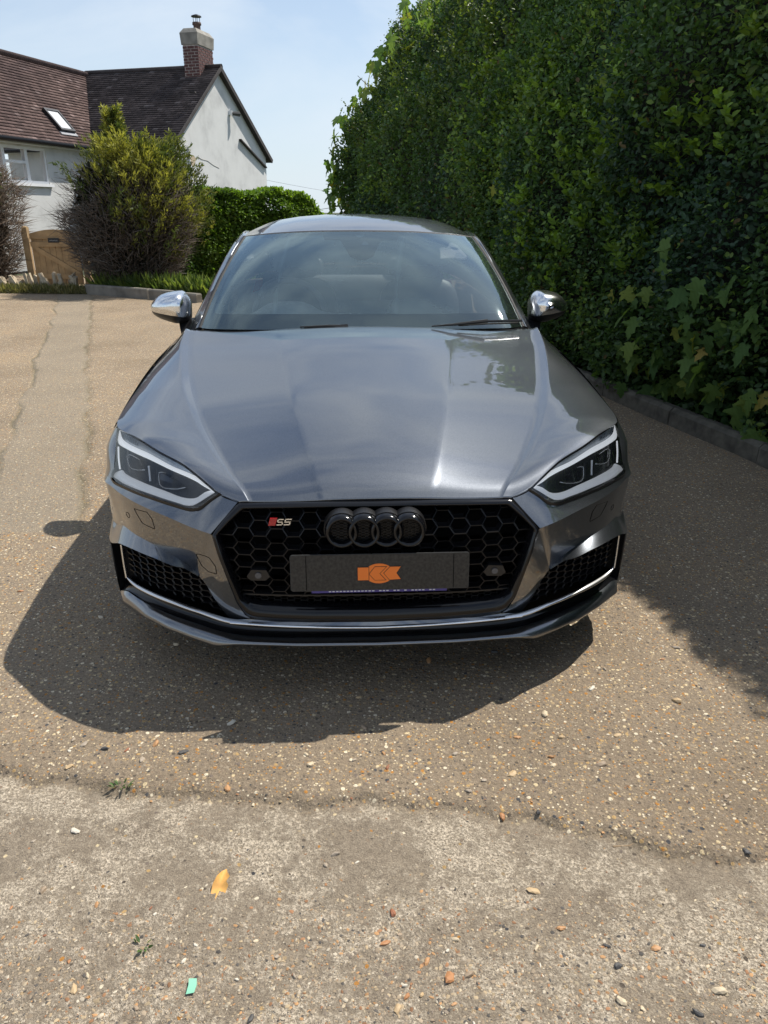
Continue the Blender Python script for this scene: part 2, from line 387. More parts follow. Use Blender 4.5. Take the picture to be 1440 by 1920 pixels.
P_ = pch([0, .15, .25, .33, .40, .46, .52, .6, .7, .78, .84, .88, .90, .915, .93],
         [0, .002, .006, .013, .023, .035, .053, .09, .158, .235, .31, .375, .42, .50, .60])
LN_ = pch([.10, .2, .3, .42, .52, .55, .58, .62, .66, .70, .75, .80], [.03, .02, .005, 0, .005, .02, .045, .083, .118, .150, .188, .22])
def NY(x, z, off=0.0, lean=True): return P_(np.abs(x)) + (LN_(z) if lean else 0) + off
A_ = {k: np.array(v) for k, v in DATA.items()}

# ---- bonnet -------------------------------------------------------
def fade(y): return np.clip((0.35 - y) / (0.35 - 0.088), 0, 1)
E_ = A_['E']
ye = np.concatenate([E_[:, 1] - 0.0144 * fade(E_[:, 1]), [.60, .70, .84, 1.03, 1.3, 1.5]])
x3f = pch(ye, np.concatenate([E_[:, 0], [.869, .877, .884, .889, .892, .893]]))
z3f = pch(ye, np.concatenate([E_[:, 2], [.741, .749, .765, .788, .812, .822]]))
zcf = pch([.088, .12, .2, .35, .6, .9, 1.15, 1.385, 1.5], [.624, .650, .686, .731, .790, .850, .900, .938, .952])
x1f = pch([.088, .142, .246, .353, .503, .753, 1.1, 1.385, 1.5], [.163, .180, .203, .225, .255, .293, .345, .372, .38])
x2f = pch([.088, .116, .195, .267, .354, .507, .595, .884, 1.10, 1.232, 1.385, 1.5], [.375, .392, .440, .475, .514, .578, .608, .695, .745, .768, .785, .79])
d2f = pch([.088, .2, .45, .9, 1.2, 1.385, 1.5], [.008, .024, .038, .044, .038, .026, .024])
wf = pch([.088, .2, .4, .8, 1.2, 1.385, 1.5], [.002, .010, .021, .029, .029, .018, .018])
def hood_section(y):
    """half section points at station y"""
    zc, x1, x2, w, x3, z3 = (float(f(y)) for f in (zcf, x1f, x2f, wf, x3f, z3f))
    dm = float(np.interp(y, [.088, .4, 1.2], [.003, .009, .014])); z1 = zc - dm; z2 = zc - float(d2f(y)); zb = z2 + 0.34 * w      # the band rises to the outer ridge
    x2b = min(x2 + w / 2, x3 - 0.004); x2 = x2b - w; pts = []
    e = 0.0008
    for s in np.linspace(0, 1, 13): pts.append((s * (x1 - e), zc - dm * s * s))
    for s in np.linspace(0, 1, 15):
        g = s * (1 + 0.95 * (1 - s)); pts.append((x1 + e + s * (x2 - x1 - 2 * e), z1 + (z2 - z1) * g - 0.0004))
    for s in (.03, .3, .65, .97): pts.append((x2 + s * (x2b - x2), z2 + s * (zb - z2)))
    bl = float(np.interp(y, [.1, .3, .5, .8, 1.1, 1.4], [0.001, .008, .016, .013, .003, -.006]))
    for s in np.linspace(0, 1, 17):
        pts.append((x2b + e + s * (x3 - x2b - e), zb + s * (z3 - zb) + bl * (1 - (2 * s - 1) ** 2) * (0.75 + 0.5 * s)))
    return pts
ys = np.concatenate([[.088, .091, .096, .103, .112, .123, .136, .152, .17], np.linspace(.19, 1.385, 62)])
rows = []
for k, y in enumerate(ys):
    r = []
    for (x, z) in hood_section(y):
        rk = min(1, max(0, (y - .55) / .835)); dy = 0.0144 * min(1, (x / 0.4063) ** 2) * float(fade(y)) + 0.095 * (x / .78) ** 2 * rk * rk * (3 - 2 * rk)
        r.append((x, y + dy, z))
    rows.append(r)
def fold(r, dy, dz): return [(x, y + dy, z + dz) for x, y, z in r]
rows = [fold(rows[0], .018, -.020), fold(rows[0], .004, -.010), fold(rows[0], .0008, -.003)] + rows + [fold(rows[-1], .004, -.004), fold(rows[-1], .006, -.03)]
# shrink a hair at the outer edge so that the shut line stays open
rows = np.array(rows); rows[:, -1, 0] -= 0.001; rows[:, -1, 2] += 0.001
Sheet().add(rows).build('bonnet', PAINT, car)
# side fold of the bonnet edge above the lamps
ed = rows[3:40, -1, :]
Sheet().add([ed, ed + np.array([-0.004, 0.006, -0.012]), ed + np.array([-0.03, 0.03, -0.02])]).build('bonnet_edge', PAINT, car)

# ---- front wings and flanks --------------------------------------
WY, WR, AR = 0.87, 0.33, 0.365
RY = WY + 2.825
def arch(y):
    z = 0.175
    for yw in (WY, RY):
        d = abs(y - yw)
        if d < AR: z = max(z, 0.325 + math.sqrt(AR * AR - d * d))
    return z
beltx = pch([.5, .6, .84, 1.3, 1.5, 2.0, 3.0, 3.8, 4.3, 4.6], [.8487, .869, .884, .892, .893, .888, .885, .882, .845, .76])
beltz = pch([.5, .6, .7, .84, 1.03, 1.3, 1.5, 2.0, 3.0, 3.8, 4.3, 4.6], [.7368, .741, .749, .765, .788, .812, .822, .845, .875, .895, .90, .885])
taper = pch([.45, .6, .8, 1.2, 3.9, 4.3, 4.5, 4.62], [-.014, -.006, 0, 0, 0, -.03, -.075, -.13])
flx = pch([.17, .25, .35, .48, .58, .66, .72], [.868, .886, .900, .911, .917, .914, .909])
def flank(y):
    xs, zs = float(beltx(y)), float(beltz(y)); zb = arch(y); tp = float(taper(y))
    p = [(xs, y, zs), (xs + .008, y, zs - .008), (xs + .015, y, zs - .022), (xs + .019, y, zs - .042)]
    zt = zs - .055
    for s in np.linspace(0, 1, 14):
        z = zt + s * (zb - zt)
        zr = min(z, .72)
        x = float(flx(zr)) + tp
        if z > .60: x = min(x, xs + .021) if y < 1.0 else x * (1 - max(0, (z - .70)) * .18)
        p.append((max(x, xs + 0.004 if z > .6 else 0), y, z))
    # swell round the arch lip
    q = p[-1]; p.append((q[0] + .002, y, q[2] - .004)); p.append((q[0] - .03, y, q[2] - .004))
    return p
th = np.linspace(0, math.pi, 34)
yst = np.concatenate([[.56], WY - AR * np.cos(th), np.linspace(1.26, RY - AR - .02, 40), RY - AR * np.cos(th), np.linspace(RY + AR + .02, 4.62, 14)])
yst = np.unique(np.round(np.clip(yst, .56, 4.62), 4))
fw = [flank(y) for y in yst if y <= 1.27] + [flank(1.285), flank(1.302)]
Sheet().add(fw, flip=True).build('front_wing', PAINT, car)
dr = [flank(y) for y in np.concatenate([np.linspace(1.306, 2.45, 30)])]
Sheet().add(dr, flip=True).build('front_door', PAINT, car)
dr = [flank(y) for y in np.linspace(2.456, RY - .20, 26)]
Sheet().add(dr, flip=True).build('rear_door', PAINT, car)
rw = [flank(RY - .196)] + [flank(y) for y in yst if y > RY - .19]
Sheet().add(rw, flip=True).build('rear_wing', PAINT, car)
def sill_rows():
    out = []
    for y in np.linspace(WY + AR + .01, RY - AR - .01, 20): out.append([(.868, y, .178), (.862, y, .15), (.83, y, .14), (.6, y, .14)])
    return out
Sheet().add(sill_rows(), flip=True).build('sill', SATIN_BLACK, car)

# ---- line extensions round the corner ------------------------------
L0x = np.vstack([A_['L0'], [(.885, .440, .592), (.905, .510, .592), (.912, .62, .592)]])
L1x = np.vstack([A_['L1'], [(.884, .412, .575), (.904, .480, .573), (.912, .608, .570)]])
A_['L2'][-1] = (.870, .415, .4225); A_['L2'][-2] = (.815, .332, .446)
L2x = np.vstack([A_['L2'], [(.889, .447, .429), (.899, .533, .431)]])
A_['OP'][0] = A_['L2'][0]; A_['OP'][1, 1] += .010; A_['OP'][2, 1] += .004
L3m = A_['L3'].copy(); L3m[0] = A_['L2'][0] + np.array([0, -.004, -.003])
L3x = np.vstack([L3m, [(.901, .430, .374), (.907, .513, .374)]])
# wing corner piece beside the lamp
hl = A_['HLo']
Aw = resample(hl, 9); Cw = np.array([(flank(.56)[0] if t == 1 else (float(np.interp(t, [0, .5, 1], [.911, .905, float(beltx(.56))])), .62 - .06 * t, .592 + t * (float(beltz(.56)) - .592))) for t in np.linspace(0, 1, 9)])
rw_ = []
for s in np.linspace(0, 1, 9):
    bl = 4 * s * (1 - s)
    t = np.linspace(0, 1, 9)[:, None]
    rw_.append(Aw * (1 - s) + Cw * s + bl * np.array([.0165, -.022, 0]) * (1 - t ** 3))
Sheet().add(rw_, flip=False).build('wing_corner', PAINT, car)

# ---- bumper ---------------------------------------------------------
bs = Sheet()
n1 = 44
def two(a, b, n=n1, rows=6, bulge=None): return loft_rows(resample(a, n, True), resample(b, n, True), rows, bulge)
# band under the lamp
ua = np.vstack([A_['G'][0:1], L0x[1:]])
la = np.vstack([A_['G'][2:3] + np.array([.004, 0, 0.002]), L1x])
pa = resample(L0x, 50, False); 
# pair by lateral position
def by_x(line, xs_): 
    o = np.argsort(line[:, 0], kind='stable'); l = line[o]; return np.stack([xs_, np.interp(xs_, l[:, 0], l[:, 1]), np.interp(xs_, l[:, 0], l[:, 2])], 1)
s = np.linspace(0, 1, 60)
top = resample(np.vstack([A_['G'][0], L0x[1:]]), 60, True)
bot = resample(np.vstack([A_['G'][2] + [.003, 0, .003], L1x]), 60, True)
bs.add(loft_rows(top, bot, 7), flip=False)
# big face below the crease, running down between grille and side intake
a1 = resample(L1x[::-1], 40, True); a2 = resample(np.vstack([A_['G'][2:] ]), 30, False)
b1 = resample(L2x[::-1], 40, True); b2 = resample(A_['OP'], 30, True)
bs.add(loft_rows(np.vstack([a1, a2]), np.vstack([b1, b2]), 12), flip=True)
# brow blade over the intake
bs.add(loft_rows(resample(L2x, 40), resample(L3x, 40), 6), flip=False)
# return under the brow and beside the intake
l3 = resample(L3x[:-2], 30); bs.add([l3, l3 + [0, .004, -.004], l3 + [0, .03, -.004]], flip=False)
op = resample(A_['OP'], 20); bs.add([op, op + [.002, .004, 0], op + [.004, .05, .004]], flip=True)
# bar under the grille
gb = np.array([(.3782, .0292, .262), (.30, .018, .2605), (.2, .009, .2595), (0, .003, .259)])
cb = np.array([(.4446, .0435, .2537), (.3338, .0110, .2535), (.2378, .003, .252), (0, -.002, .2475)])
bs.add(loft_rows(resample(gb, 24), resample(cb, 24), 4), flip=True)
# outer corner column and corner of the bumper down to the splitter
oc = [np.array([(.8873, .3848, .3738), (.890, .395, .31), (.888, .400, .24), (.880, .395, .165)]),
      np.array([(.899, .425, .3738), (.900, .435, .31), (.897, .435, .24), (.888, .420, .160)]),
      np.array([(.907, .513, .374), (.905, .508, .31), (.900, .515, .24), (.885, .535, .165)])]
bs.add([resample(o, 12) for o in oc], flip=True)
bs.build('front_bumper', PAINT, car)
from mathutils.bvhtree import BVHTree
BUMP = BVHTree.FromPolygons([Vector(v) for v in bs.V], bs.F)
def on_bumper(x, z, off=.0006):
    h = BUMP.ray_cast(Vector((x, -1, z)), Vector((0, 1, 0)))
    return (x, h[0].y - off if h[0] else float(NY(x, z)), z)
# splitter blade
W_, U_ = A_['W'].copy(), A_['U'].copy()
W_[-1] = (0, -.012, .1875); U_[-1] = (0, .020, .1885)
lipU = np.array([(.893, .47, .168), (.887, .4076, .172), (.8267, .3116, .2067), (.704, .1813, .2138), (.5664, .0927, .2093), (.47, .052, .1975), (.40, .040, .1915), (.2412, .0255, .1895), (0, .020, .1885)])
lipW = np.array([(.893, .46, .158), (.8584, .3255, .1672), (.7473, .1887, .1911), (.6605, .1161, .1884), (.5716, .0632, .1834), (.4961, .033, .1714), (.4281, .0161, .1857), (.2395, -.0066, .1885), (0, -.0116, .1877)])
lu = resample(lipU, 60, True); lw = resample(lipW, 60, False)
Sheet().add([lu + [0, .06, 0], lu, lu * .5 + lw * .5 + [0, -.002, .002], lw, lw + [0, .004, -.008], lw + [0, .09, -.006]], flip=True).build('splitter', PAINT, car)
# dark undertray between splitter and bumper, and the void behind the grille
ch = A_['CH']
cl = resample(np.vstack([[(.885, .40, .30)], ch[2:][:, :]]), 60, True)
cl = np.vstack([[(.80, .262, .289)], ch[3:]]); cl[-1] = (0, -.003, .242); cl = resample(cl, 60, True)
Sheet().add([cl + [0, .004, -.004], cl + [0, .035, -.010], lu * [1, 1, 1] + [0, .05, .004], lu + [0, .012, .001]], flip=True).build('lower_grille_channel', GLOSS_BLACK, car)
xs_ = np.linspace(0, .885, 40)
vr = []
for z in np.linspace(.175, .615, 16): vr.append([(x, float(NY(x, z, .115)) - 0.055 * max(0, (x - .55) / .33), z) for x in xs_])
Sheet().add(vr, flip=True).build('radiator_void', VOID, car)
# outer air slot lining
Sheet().add([[(.887, .392, .37), (.886, .40, .30), (.884, .402, .24), (.878, .398, .17)], [(.85, .45, .37), (.85, .45, .30), (.85, .45, .24), (.85, .45, .17)]], flip=True).build('air_slot_lining', SATIN_BLACK, car)

# chrome-look trim line of the side intakes and under the grille
tr1 = resample(np.vstack([ch[0], ch[1], ch[2]]), 14, True)
tr2 = resample(ch[2:9], 40, True)
cen = np.array([(.445, .0245, .2530), (.39, .0165, .2515), (.3338, .0085, .2503), (.2378, .0000, .2480), (.12, -.004, .2445), (0, -.0055, .2425)])
tb = Sheet()
def strip(line, w, d, ax):
    a = np.array(ax, float); l = np.asarray(line)
    return [l - a * w + [0, d, 0], l - a * w * .7 + [0, 0, 0], l + [0, -.0025, 0], l + a * w * .7, l + a * w + [0, d, 0]]
tb.add(strip(resample(cen, 30), .0042, .012, (0, 0, 1)), flip=True)
tb.build('centre_trim_strip', CHROME, car)
for sg in (1, -1):
    mbx = Sheet()
    lo = tr2[:36]
    mbx.add(np.array(strip(lo, .0052, .014, (0, 0, 1))) * [sg, 1, 1], flip=(sg > 0), mirror=False)
    mbx.add(np.array(strip(tr1 + [.002, 0, 0], .0045, .014, (1, 0, 0))) * [sg, 1, 1], flip=(sg < 0), mirror=False)
    mbx.build('intake_trim_strip', SATIN_CHROME, car)

# ---- honeycomb ---------------------------------------------------------
def inside(poly, x, z):
    c = False; n = len(poly); j = n - 1
    for i in range(n):
        if ((poly[i][1] > z) != (poly[j][1] > z)) and (x < (poly[j][0] - poly[i][0]) * (z - poly[i][1]) / (poly[j][1] - poly[i][1] + 1e-12) + poly[i][0]): c = not c
        j = i
    return c
def honeycomb(poly, w, h, yf, depth, th, zoff=0.0, skew=0.0, clipm=0.0):
    """flattened hexagon cells (w wide, h high) inside an XZ polygon"""
    mb = MB(); seen = set()
    cx = w * 0.77; xs = [p[0] for p in poly]; zs = [p[1] for p in poly]
    def wall(p, q):
        k = (round(min(p[0], q[0]), 4), round(max(p[0], q[0]), 4), round(min(p[1], q[1]), 4), round(max(p[1], q[1]), 4))
        if k in seen: return
        seen.add(k)
        ip, iq = inside(poly, *p), inside(poly, *q)
        if not ip and not iq: return
        if ip != iq:
            a, b = (p, q) if ip else (q, p); lo, hi = 0.0, 1.0
            for _ in range(12):
                m_ = (lo + hi) / 2
                if inside(poly, a[0] + (b[0] - a[0]) * m_, a[1] + (b[1] - a[1]) * m_): lo = m_
                else: hi = m_
            p = a; q = (a[0] + (b[0] - a[0]) * lo, a[1] + (b[1] - a[1]) * lo)
        dx, dz = q[0] - p[0], q[1] - p[1]; L = math.hypot(dx, dz)
        if L < 1e-4: return
        nx, nz_ = -dz / L * th / 2, dx / L * th / 2
        yp, yq = yf(*p), yf(*q)
        V = [(p[0] + nx, yp, p[1] + nz_), (q[0] + nx, yq, q[1] + nz_), (q[0] - nx, yq, q[1] - nz_), (p[0] - nx, yp, p[1] - nz_)]
        V += [(v[0], v[1] + depth, v[2]) for v in V]
        mb.add(V, [(0, 1, 2, 3), (0, 4, 5, 1), (3, 2, 6, 7)])
    i0, i1 = int(min(xs) / cx) - 2, int(max(xs) / cx) + 2
    j0, j1 = int((min(zs) - zoff) / h) - 2, int((max(zs) - zoff) / h) + 2
    for i in range(i0, i1 + 1):
        for j in range(j0, j1 + 1):
            x = i * cx; z = zoff + j * h + (h / 2 if i % 2 else 0) + skew * x
            P6 = [(x - w / 2, z), (x - w * .27, z + h / 2), (x + w * .27, z + h / 2), (x + w / 2, z), (x + w * .27, z - h / 2), (x - w * .27, z - h / 2)]
            P6 = [(a, b_ + 0) for a, b_ in P6]
            for k in range(6): wall(P6[k], P6[(k + 1) % 6])
    return mb

# grille frame: outer ring follows the bumper opening
G = A_['G']
outer = np.vstack([[(0, .086, .6165), (.15, .087, .6165), (.28, .092, .6145), (.365, .0975, .6115)], G[:1] + [0, 0, -.003], G[1:], [(.30, .018, .2605), (.2, .009, .2595), (0, .003, .259)]])
def ringY(pts, off): return np.array([(x, float(NY(x, z, off)), z) for x, z in pts])
inner_xz = [(0, .600), (.15, .600), (.28, .598), (.36, .596), (.388, .594), (.427, .564), (.4605, .533), (.446, .476), (.424, .402), (.402, .335), (.378, .315), (.352, .310), (.285, .306), (.19, .303), (0, .301)]
mid_xz = [(o[0] * .6 + i[0] * .4, o[2] * .6 + i[1] * .4) for o, i in zip(outer, inner_xz)]
outer_l = resample(outer, 120, False)
def same(pts): 
    P = np.array(pts); d = np.linalg.norm(np.diff(outer, axis=0), axis=1); s_ = np.concatenate([[0], np.cumsum(d)]); s_ /= s_[-1]
    t = np.linspace(0, 1, 120); return np.stack([np.interp(t, s_, P[:, k]) for k in range(3)], 1)
mid = ringY(mid_xz, -.007); inn = ringY(inner_xz, .012); deep = ringY(inner_xz, .055)
grille = Sheet().add([outer_l + [0, .012, 0], outer_l + [0, -.002, 0], same(mid + [0, .001, 0]), same(mid * .6 + inn * .4 + [0, -.003, 0]), same(inn), same(deep)], flip=True).build('grille_frame', GLOSS_BLACK, car)
poly = [(x, z) for x, z in inner_xz] + [(-x, z) for x, z in inner_xz[::-1]]
up_poly = [(0, .600), (.388, .596), (.4605, .533), (.424, .402), (.402, .338), (-.402, .338), (-.424, .402), (-.4605, .533), (-.388, .596)]
lo_poly = [(.405, .336), (.378, .314), (.30, .308), (-.30, .308), (-.378, .314), (-.405, .336)]
gy = lambda x, z: float(NY(x, z, .030))
gm = honeycomb(up_poly, .0635, .0395, gy, .030, .0030, .012)
gm2 = honeycomb(up_poly, .0635, .0395, lambda x, z: gy(x, z) + .027, .004, .0052, .012)
gm.add(gm2.v, gm2.f).build('grille_mesh', MESH_BLACK, car)
honeycomb(lo_poly, .026, .0125, lambda x, z: float(NY(x, z, .040)), .02, .0024).build('lower_grille_mesh', MESH_BLACK, car)
MB().add([(-.402, gy(.4, .336) - .002, .3345), (.402, gy(.4, .336) - .002, .3345), (.402, gy(.4, .336) - .002, .339), (-.402, gy(.4, .336) - .002, .339)], [(0, 1, 2, 3)])
mbar = MB()
for k in range(20):
    xa, xb = -.402 + .0402 * k, -.402 + .0402 * (k + 1)
    ya, yb = gy(xa, .336) - .003, gy(xb, .336) - .003
    mbar.hexa([(xa, ya, .334), (xb, yb, .334), (xb, yb + .03, .334), (xa, ya + .03, .334), (xa, ya, .3385), (xb, yb, .3385), (xb, yb + .03, .3385), (xa, ya + .03, .3385)])
mbar.build('grille_crossbar', SATIN_BLACK, car)
# side intake honeycomb
ip = [(p[0], p[2]) for p in A_['L3'][1:5]] + [(.808, .30), (.79, .292)] + [(p[0], p[2] + .004) for p in ch[4:8]] + [(p[0], p[2]) for p in A_['OP'][::-1]]
for sg in (1, -1):
    mb = honeycomb([(x, z) for x, z in ip], .040, .021, lambda x, z: float(NY(x, z, .045, False)) - .02 * max(0, (x - .6)), .02, .0028, skew=.10)
    if sg < 0: mb.v = [(-v[0], v[1], v[2]) for v in mb.v]; mb.f = [f[::-1] for f in mb.f]
    mb.build('intake_mesh', MESH_BLACK, car)
# park sensors on small brackets in the grille
for sg in (1, -1):
    x, z = .352 * sg, .407; y = float(NY(x, z, .018))
    m_ = MB().prism([(x - .034, z - .004), (x - .022, z - .017), (x + .020, z - .018), (x + .034, z - .006), (x + .024, z + .016), (x - .020, z + .018)], y, y + .03)
    b_ = m_.build('sensor_bracket', SATIN_BLACK, car)
    c_ = [(x + .0095 * math.cos(a), z + .0095 * math.sin(a)) for a in np.linspace(0, 2 * math.pi, 18)[:-1]]
    MB().prism(c_, y - .004, y + .002).build('sensor_button', simple('sensor_grey', (.09, .09, .095), .35), b_)
# four linked rings
emb = empty('ring_emblem', (0, 0, 0), 0, car)
def ring(cx, cz, r0, yb, name):
    prof = [(r0 + .006, .016), (r0 + .0045, .004), (r0 + .001, -.004), (r0 - .0035, -.006), (r0 - .008, -.003), (r0 - .0105, .004), (r0 - .0115, .016)]
    n = 48; V = []; F = []
    for k in range(n):
        a = 2 * math.pi * k / n
        for (r, y) in prof: V.append((cx + r * math.cos(a), yb + y + .12 * r * math.sin(a), cz + r * math.sin(a)))
    m_ = len(prof)
    for k in range(n):
        for j in range(m_ - 1): F.append((k * m_ + j, ((k + 1) % n) * m_ + j, ((k + 1) % n) * m_ + j + 1, k * m_ + j + 1))
    return mesh_obj(name, V, F, GLOSS_BLACK, emb)
for k in range(4): ring(-.0065 + (k - 1.5) * .0645, .553, .0435, float(NY(.05, .553, -.018)) - .0015 * (k % 2), 'ring')
# raised boss behind the rings
bo = MB()
for k in range(4):
    cx = -.0065 + (k - 1.5) * .0645
    c_ = [(cx + .052 * math.cos(a), .553 + .052 * math.sin(a)) for a in np.linspace(0, 2 * math.pi, 40)[:-1]]
    yb = float(NY(.05, .553, .003)) + .0006 * k
    bo.prism(c_, yb, yb + .04)
bo.build('emblem_boss', SATIN_BLACK, emb)
for k in range(4):
    cx = -.0065 + (k - 1.5) * .0645
    po = [(cx + .034 * math.cos(a), .553 + .034 * math.sin(a)) for a in np.linspace(0, 2 * math.pi, 30)[:-1]]
    yb = float(NY(.05, .553, -.004)) - .0006
    honeycomb(po, .0135, .0085, lambda x, z: yb, .006, .0012).build('emblem_mesh', GLOSS_BLACK, emb)
# S5 badge: red flag and metal letters
bd = empty('model_badge', (0, 0, 0), 0, car)
bx, bz = -.2835, .5655; by_ = float(NY(bx, bz, .022))
def sk(pts, sh=.30): return [(bx + x + (z) * sh, bz + z) for x, z in pts]
MB().prism(sk([(-.031, -.0115), (-.010, -.0115), (-.010, .0115), (-.031, .0115)]), by_ - .002, by_ + .006).build('badge_red_flag', RED, bd)
def glyph(strokes, name):
    m_ = MB()
    for (x0, z0, x1, z1) in strokes: m_.prism(sk([(x0, z0), (x1, z0), (x1, z1), (x0, z1)]), by_ - .004, by_ + .006)
    return m_.build(name, CHROME, bd)
t_ = .0036
def S_strokes(x, w):
    return [(x + .003, .0115 - t_, x + w - .001, .0115), (x + .0025, 0 - t_ / 2, x + w - .0025, t_ / 2), (x + .001, -.0115, x + w - .003, -.0115 + t_), (x, .0022, x + t_, .0090), (x + w - t_, -.0090, x + w, -.0022)]
glyph([(a, b * .86, c, d * .86) for a, b, c, d in S_strokes(-.008, .0185)], 'badge_letter')
glyph([(a, b * .86, c, d * .86) for a, b, c, d in [(.0135, .0115 - t_, .033, .0115), (.0135, 0 - t_ / 2, .032, t_ / 2), (.0135, -.0115, .032, -.0115 + t_), (.0135, 0, .0135 + t_, .0115), (.032 - t_, -.0115, .032, 0)]], 'badge_letter')

# ---- dealer plate ------------------------------------------------------
pl = empty('dealer_plate', (0.006, -.014, .434), 0, car)
pl.rotation_euler = (R(-6.3), 0, 0)
def rrect(w, h, r, n=5):
    out = []
    for (cx, cz, a0) in ((w / 2 - r, h / 2 - r, 0), (-w / 2 + r, h / 2 - r, 90), (-w / 2 + r, -h / 2 + r, 180), (w / 2 - r, -h / 2 + r, 270)):
        for k in range(n): a = R(a0 + 90 * k / (n - 1)); out.append((cx + r * math.cos(a), cz + r * math.sin(a)))
    return out
MB().prism(rrect(.520, .111, .008), 0, .005).build('plate_back', PLATE_EDGE, pl)
MB().prism(rrect(.5165, .1075, .007), -.0012, .001).build('plate_face', PLATE_GREY, pl)
for sg in (1, -1):
    MB().prism([(sg * .2142 - .0009, -.053), (sg * .2142 + .0009, -.053), (sg * .2142 + .0009, .053), (sg * .2142 - .0009, .053)], -.0019, 0).build('plate_divider', VOID, pl)
MB().box((0, .018, -.004), (.40, .03, .075)).build('plate_plinth', SATIN_BLACK, pl)
MB().prism([(-.20, -.0625), (.196, -.0625), (.196, -.0535), (-.20, -.0535)], .001, .0055).build('plate_strip', PURPLE, pl)
m_ = MB()
for xx in np.arange(-.15, .16, .0105):
    if random.random() < .75: m_.prism([(xx, -.0597), (xx + .0068, -.0597), (xx + .0068, -.0568), (xx, -.0568)], .0002, .002)
m_.build('strip_lettering', WHITE_PRINT, pl)
lg = empty('plate_logo', (-.003, -.0016, -.004), 0, pl)
def lpoly(name, pts, y0, mat): return MB().prism(pts, y0, y0 + .0008).build(name, mat, lg)
lpoly('logo_disc', [(.043 * math.cos(a), .0305 * math.sin(a)) for a in np.linspace(0, 2 * math.pi, 40)[:-1]], -.0006, ORANGE)
DKO = simple('logo_outline', (.05, .012, .004), .5)
def outl(pts, k=.0014):
    c = np.mean(np.array(pts), 0); out = []
    n = len(pts)
    for i in range(n):
        p = np.array(pts[i]); a = np.array(pts[i - 1]); b = np.array(pts[(i + 1) % n])
        e1 = (p - a) / np.linalg.norm(p - a); e2 = (b - p) / np.linalg.norm(b - p)
        n1_ = np.array([e1[1], -e1[0]]); n2_ = np.array([e2[1], -e2[0]]); d = n1_ + n2_; d = d / max(1e-6, np.dot(d, n1_)); out.append(tuple(p + d * k))
    return out
bar = [(-.062, -.0195), (-.0305, -.0195), (-.0305, .0195), (-.062, .0195)]
kk = [(-.0285, -.001), (-.0125, -.0195), (.018, -.0195), (.001, .0), (.020, .0205), (-.0125, .0205)]
kk2 = [(.014, .001), (.030, -.0195), (.0625, -.0175), (.050, .001), (.0625, .0205), (.032, .0205)]
for pts, nm in ((bar, 'logo_bar'), (kk, 'logo_chevron'), (kk2, 'logo_chevron')):
    lpoly('logo_outline', outl(pts), -.0012, DKO)
    lpoly(nm, pts, -.0018, ORANGE)

